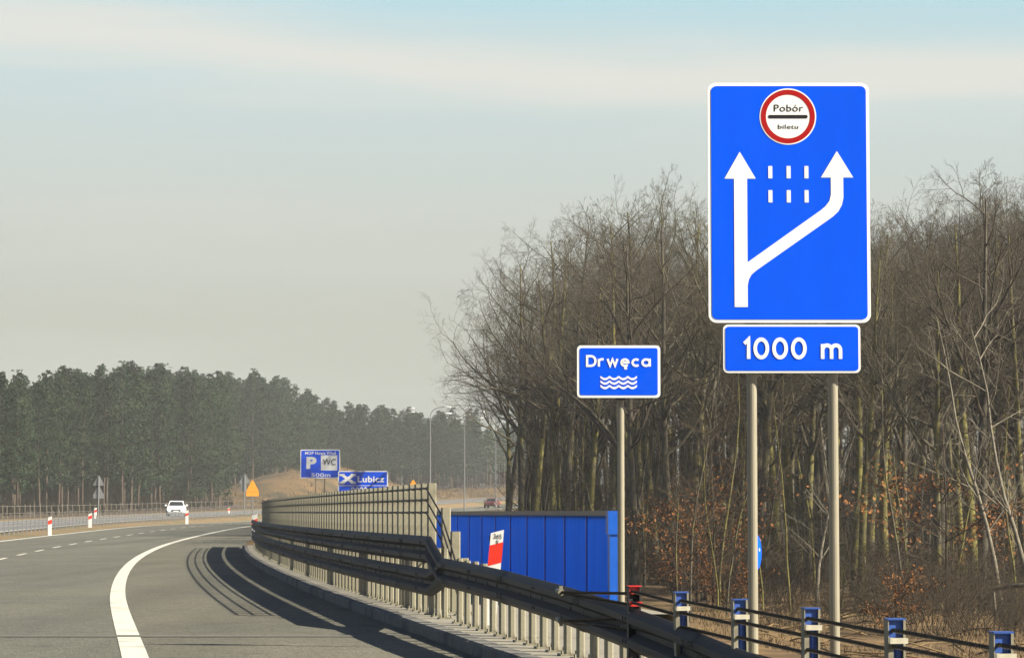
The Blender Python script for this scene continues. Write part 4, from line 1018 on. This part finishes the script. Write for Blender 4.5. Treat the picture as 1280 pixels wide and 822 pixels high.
for i, (row, D, u, p) in enumerate(vis):
    e = pines[i % 5]; o = copy_tree(e[0]) if e[1] else e[0]; e[1] = True
    px = 640 + F * p.x / p.y; zg = ground_z(D, u) + (0 if D < 380 else .8)
    yt = float(np.interp(px, [-40, 60, 130, 160, 230, 310, 322, 380, 400, 450, 500, 560, 620, 700], [464, 460, 455, 452, 458, 464, 460, 482, 497, 505, 507, 510, 515, 520])) + rp.uniform(-3, 18) + 4 * row
    sc = min(1.3, max(.7, (at(px, yt, p.y).z - zg) / e[2]))
    o.location = (p.x, p.y, ground_z(D, u) + (0 if D < 380 else .8)); o.scale = (sc, sc, sc); o.rotation_euler = (0, 0, rp.uniform(0, 6.28))
    tag(o, 'dark green pine in the long forest belt across the road', 'pine', 'pines of the forest belt')
# the depth of the pine forest, beyond the front ranks
dm_ = MB(); rnd = random.Random(99)
def far_pine(x, y, z, H):
    dm_.tube([(x, y, z - .5), (x, y, z + H * .9)], [.2, .05], 4, cap=False, mi=1)
    for j in range(95):
        q_ = .25 + .75 * rnd.random() ** .8; env = 2.4 * (1.05 - ((q_ - .25) / .75) ** 1.6) * rnd.uniform(.2, 1); a = rnd.uniform(0, 6.28)
        c_ = Vector((x + env * math.cos(a), y + env * math.sin(a), z + H * q_)); 
        for _ in range(2):
            e1 = Vector((rnd.gauss(0, 1), rnd.gauss(0, 1), rnd.gauss(.2, .6))).normalized(); e2 = e1.cross(Vector((rnd.gauss(0, 1), rnd.gauss(0, 1), rnd.gauss(0, 1)))).normalized(); s1 = rnd.uniform(.35, .8); s2 = s1 * .3
            dm_.add([c_ - e1 * s1, c_ + e2 * s2, c_ + e1 * s1, c_ - e2 * s2], [(0, 1, 2, 3)])
for row, D, u, p in rest: far_pine(p.x, p.y, ground_z(D, u), rnd.uniform(12, 15))
for i in range(420):
    D = rnd.uniform(200, 700); u = edge_u(D) - rnd.uniform(18, 48); p = P(D, u); px = 640 + F * p.x / max(p.y, 1)
    if -40 < px < 720: far_pine(p.x, p.y, ground_z(D, u), rnd.uniform(11, 14.5))
tag(dm_.build('pine_forest', [M['needles'], M['pinebark']]), 'depth of the dark pine forest behind its front trees', 'forest', kind='stuff')
# low brush at the forest's foot
lm = MB(); rnd = random.Random(101)
for i in range(3400):
    D = rnd.uniform(180, 640); u = edge_u(D) + rnd.uniform(-16, 3); p = P(D, u)
    if not -60 < 640 + F * p.x / p.y < 700: continue
    z = ground_z(D, u) + (1.0 if D > 385 else 0); p = Vector((p.x, p.y, z))
    for j in range(7):
        e = Vector((rnd.gauss(0, .4), rnd.gauss(0, .4), 1)).normalized(); lm.tube([p, p + e * rnd.uniform(.6, 1.6) * (3.0 if u < edge_u(D) - 2 else 1.1)], [.035, .014], 3, cap=False)
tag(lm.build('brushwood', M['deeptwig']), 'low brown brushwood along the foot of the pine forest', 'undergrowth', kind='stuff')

# ------------------------------------------------------------------ hazy air
hb = MB(); hb.box((0, 330, 12.5), (1500, 780, 41))
hz_ = hb.build('haze', bpy.data.materials.new('haze')); hm_ = hz_.data.materials[0]; hm_.use_nodes = True; t = hm_.node_tree; t.nodes.clear()
pv = N(t, 'ShaderNodeVolumePrincipled'); pv.inputs['Color'].default_value = (0.86, 0.88, 0.84, 1); pv.inputs['Density'].default_value = 0.00030; pv.inputs['Anisotropy'].default_value = 0.0
ou = N(t, 'ShaderNodeOutputMaterial'); L(t, pv.outputs[0], ou.inputs['Volume'])
tag(hz_, kind='stuff')
